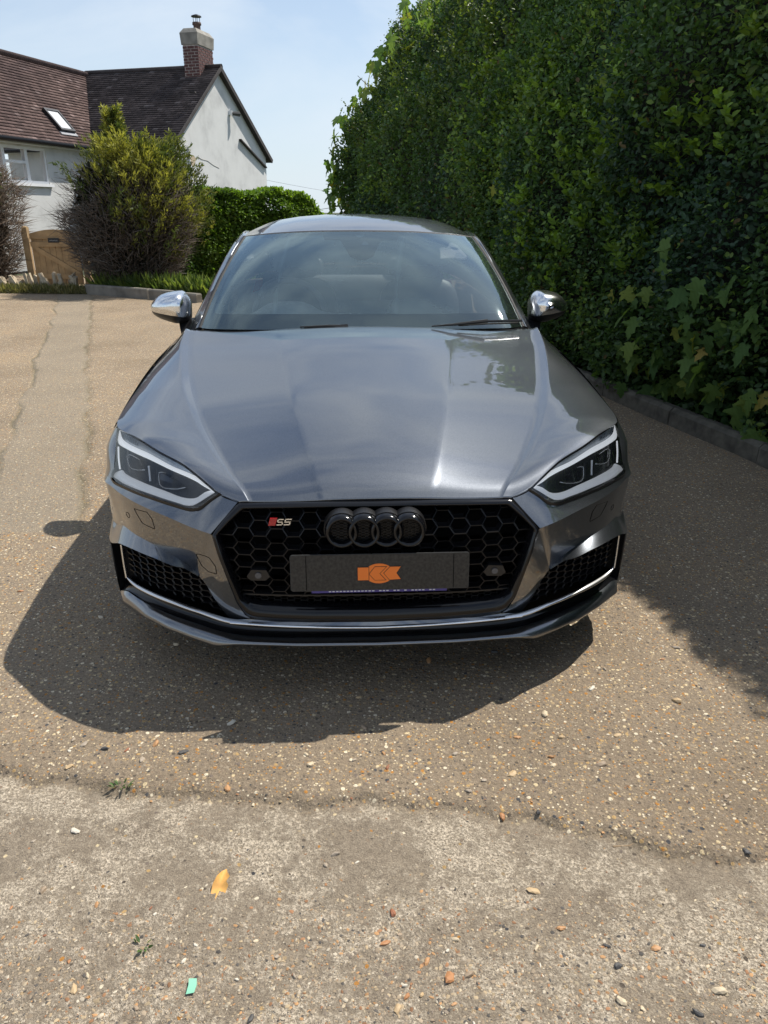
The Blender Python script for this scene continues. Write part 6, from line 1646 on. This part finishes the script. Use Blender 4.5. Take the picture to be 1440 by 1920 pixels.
# roof window in the wing slope
sk_ = empty('roof_window', (0, 0, 0), 0, house)
def rpt(a, v, h): return e0 + wl * a + up_ * v + nl * h
def rbar(a0, a1, v0, v1, h, mat, name): return quad(name, [rpt(a0, v0, h), rpt(a1, v0, h), rpt(a1, v1, h), rpt(a0, v1, h)], mat, .08, -nl, sk_)
for (a0, a1, v0, v1) in ((.58, .64, .40, 1.10), (1.10, 1.16, .40, 1.10), (.64, 1.10, .40, .46), (.64, 1.10, 1.04, 1.10)): rbar(a0, a1, v0, v1, .11, GUTTER, 'frame')
rbar(.64, 1.10, .46, 1.04, .085, simple('skylight_blind', (.62, .63, .64), .25, coat=.6), 'pane')
rbar(.54, 1.20, .30, .395, .045, LEAD, 'flashing')
# gable details
def gpt(a, z, o): return gd * a + ZU * z + ng * o
wlm = empty('wall_lamp', (0, 0, 0), 0, house)
MB().box(gpt(3.42, 4.16, .03), (.12, .12, .12)).build('lamp_base', UPVC, wlm); MB().tube([gpt(3.44, 4.15, .06), gpt(3.62, 4.14, .24)], [.05, .07], 8).build('lamp_head', simple('lamp_dark', (.05, .05, .05), .5), wlm)
mesh_obj('lean_to_scar', [gpt(3.96, 3.46, .09), gpt(5.80, 2.76, .09), gpt(5.80, 2.80, .09), gpt(3.96, 3.50, .09), gpt(3.96, 3.46, 0), gpt(5.80, 2.76, 0), gpt(5.80, 2.80, 0), gpt(3.96, 3.50, 0)], [(0, 1, 2, 3), (0, 4, 5, 1), (3, 2, 6, 7)], DARKV, house, False)
pk = [(.0 + .16 * math.cos(a) * (1 + .3 * math.sin(3 * a)), .14 * math.sin(a)) for a in np.linspace(0, 6.28, 14)[:-1]]
mesh_obj('bare_plaster_patch', [gpt(.95 + x, 2.72 + z, .004) for x, z in pk], [tuple(range(13))], simple('bare_plaster', (.46, .37, .26), .9), house, False)
MB().tube([gpt(1.25, 2.83, .002), gpt(1.45, 2.78, .002), gpt(1.8, 2.76, .002), gpt(2.15, 2.66, .002), gpt(2.5, 2.60, .002)], .008, 4).build('crack', simple('crack_dark', (.25, .23, .2), .9), house)
MB().tube([gpt(.72, 3.05, .03), gpt(.72, 0, .03)], .03, 6).build('downpipe', UPVC, house)
MB().box(gpt(1.15, 4.42, .06), (.16, .16, .04)).build('bracket', DARKV, house)
# chimney
chm = empty('chimney', (0, 0, 0), 0, house)
c0a, c1a, ci, co_ = 2.42, 3.34, .36, .84
def cpt(a, i, z): return gd * a + rd * i + ZU * z
def cbox(a0, a1, i0, i1, z0, z1): return MB().hexa([cpt(a0, i0, z0), cpt(a1, i0, z0), cpt(a1, i1, z0), cpt(a0, i1, z0), cpt(a0, i0, z1), cpt(a1, i0, z1), cpt(a1, i1, z1), cpt(a0, i1, z1)])
cbox(c0a + .012, c1a - .012, ci + .012, co_ - .012, 4.6, 5.80).build('mortar_core', MORTAR, chm)
bz_ = 4.72; kc = 0
while bz_ < 5.76:
    for face in (0, 1, 2):
        a0, a1 = (c0a, c1a) if face != 1 else (ci, co_)
        p = a0 - (.11 if kc % 2 else 0)
        while p < a1 - .02:
            q0, q1 = max(p, a0), min(p + .215, a1)
            if q1 - q0 > .03:
                if face == 0: cbox(q0 + .008, q1 - .008, ci - .002 * random.random(), ci + .03, bz_, bz_ + .058).build('brick', BRICK, chm)
                elif face == 1: cbox(c0a - .002 * random.random(), c0a + .03, q0 + .008, q1 - .008, bz_, bz_ + .058).build('brick', BRICK, chm)
            p += .225
    bz_ += .075; kc += 1
m_ = MB(); e = .018
m_.hexa([cpt(c0a - e, ci - e, 5.79), cpt(c1a + e, ci - e, 5.79), cpt(c1a + e, co_ + e, 5.79), cpt(c0a - e, co_ + e, 5.79), cpt(c0a - e - .02, ci - e - .02, 6.08), cpt(c1a + e + .02, ci - e - .02, 6.08), cpt(c1a + e + .02, co_ + e + .02, 6.08), cpt(c0a - e - .02, co_ + e + .02, 6.08)])
m_.hexa([cpt(c0a - e - .019, ci - e - .019, 6.081), cpt(c1a + e + .019, ci - e - .019, 6.081), cpt(c1a + e + .019, co_ + e + .019, 6.081), cpt(c0a - e - .019, co_ + e + .019, 6.081), cpt(c0a + .05, ci + .05, 6.20), cpt(c1a - .05, ci + .05, 6.20), cpt(c1a - .05, co_ - .05, 6.20), cpt(c0a + .05, co_ - .05, 6.20)])
m_.build('chimney_cap', CAPSTONE, chm)
pc = cpt((c0a + c1a) / 2 + .05, (ci + co_) / 2, 0)
MB().tube([pc + ZU * 6.15, pc + ZU * 6.34, pc + ZU * 6.36, pc + ZU * 6.42], [.105, .10, .13, .125], 12).build('chimney_pot', TERRA, chm, True)
m_ = MB(); [m_.tube([pc + ZU * 6.40 + Vector((.09 * math.cos(a), .09 * math.sin(a), 0)), pc + ZU * 6.56 + Vector((.09 * math.cos(a), .09 * math.sin(a), 0))], .008, 4) for a in (0, 1.57, 3.14, 4.71)]; m_.build('cowl_leg', GUTTER, chm)
MB().tube([pc + ZU * 6.555, pc + ZU * 6.58, pc + ZU * 6.62], [.15, .14, .03], 12).build('cowl_top', GUTTER, chm)
quad('chimney_flashing', [cpt(c0a - .01, ci - .03, 4.86), cpt(c0a - .01, co_ + .03, 4.86), cpt(c0a - .26, co_ + .06, 4.68), cpt(c0a - .26, ci - .06, 4.68)], LEAD, .02, ZU, chm)
# overhead cable beyond the house
cb_ = MB(); cb_.tube([(-7 + 8.6 * t, 38 + 22 * t, 3.05 - .85 * t - .7 * t * (1 - t)) for t in np.linspace(0, 1, 16)], .006, 4)
tag(cb_.build('overhead_cable', GUTTER), 'thin overhead cable crossing the sky behind the bright hedge', 'cable')

# ================================================================== litter on the apron
def gz(x, y): return float(ground_z(np.array(x), np.array(y)))
lf = [(0, -.5), (.10, -.34), (.20, -.16), (.24, .02), (.16, .10), (.22, .22), (.12, .34), (.05, .5), (-.04, .36), (-.12, .20), (-.18, .0), (-.17, -.2), (-.08, -.38)]
V = [(x * .085, y * .085, .006 + .022 * abs(x) + .010 * math.sin(6 * y)) for x, y in lf] + [(0, .02 * .085, .002)]
fl_ = mesh_obj('fallen_leaf', V, [(i, (i + 1) % 13, 13) for i in range(13)], simple('dry_orange_leaf', (.62, .33, .085), .6, noise=(40, .25)), None, True)
fl_.location = (-.368, 1.238, gz(-.368, 1.238)); fl_.rotation_euler = (.12, .1, R(-6)); tag(fl_, 'curled dry orange leaf lying on the pale concrete', 'leaf')
tw_ = MB(); tw_.tube([(x_, y_, gz(x_, y_) + .001) for x_, y_ in ((.555, 1.361), (.60, 1.370), (.643, 1.384))], [.0022, .002, .0012], 5); tag(tw_.build('twig', simple('dry_twig', (.28, .20, .12), .8)), 'thin dry twig lying on the ground near the surface joint', 'twig')
sc_ = mesh_obj('plastic_scrap', [(-.008, -.016, .004), (.008, -.014, .006), (.010, .0, .008), (.006, .016, .005), (-.009, .014, .007), (-.006, .0, .009)], [(0, 1, 2, 5), (5, 2, 3, 4)], simple('mint_plastic', (.22, .52, .36), .4), None, True)
sc_.location = (-.374, 1.006, gz(-.374, 1.006)); tag(sc_, 'small mint green plastic scrap near the bottom edge', 'litter')
rwd = np.random.default_rng(4)
for (wx, wy, nl_, s_, nm, lab) in ((-.69, 1.545, 18, .014, 'weed', 'small green weed sprouting from the surface joint'), (-.499, 1.095, 10, .014, 'moss_tuft', 'tiny mossy tuft on the concrete below the dry leaf')):
    a = rwd.random(nl_) * 6.28; P = np.stack([.012 * np.cos(a) * rwd.random(nl_) * 2, .010 * np.sin(a), .002 * np.ones(nl_)], -1); Dv = np.stack([np.cos(a), np.sin(a), .6 + .6 * rwd.random(nl_)], -1)
    V, F, C = leaf_cloud(P, unit(np.array([0, 0, 1.]) + rwd.normal(size=(nl_, 3)) * .3), unit(Dv), s_ * (.7 + .8 * rwd.random(nl_)), .32, np.array([.085, .15, .045]) * (.6 + .7 * rwd.random((nl_, 1))))
    o = big_mesh(nm, V, F, LEAF, None, True, {'col': C}); o.location = (wx, wy, gz(wx, wy)); tag(o, lab, 'weed')
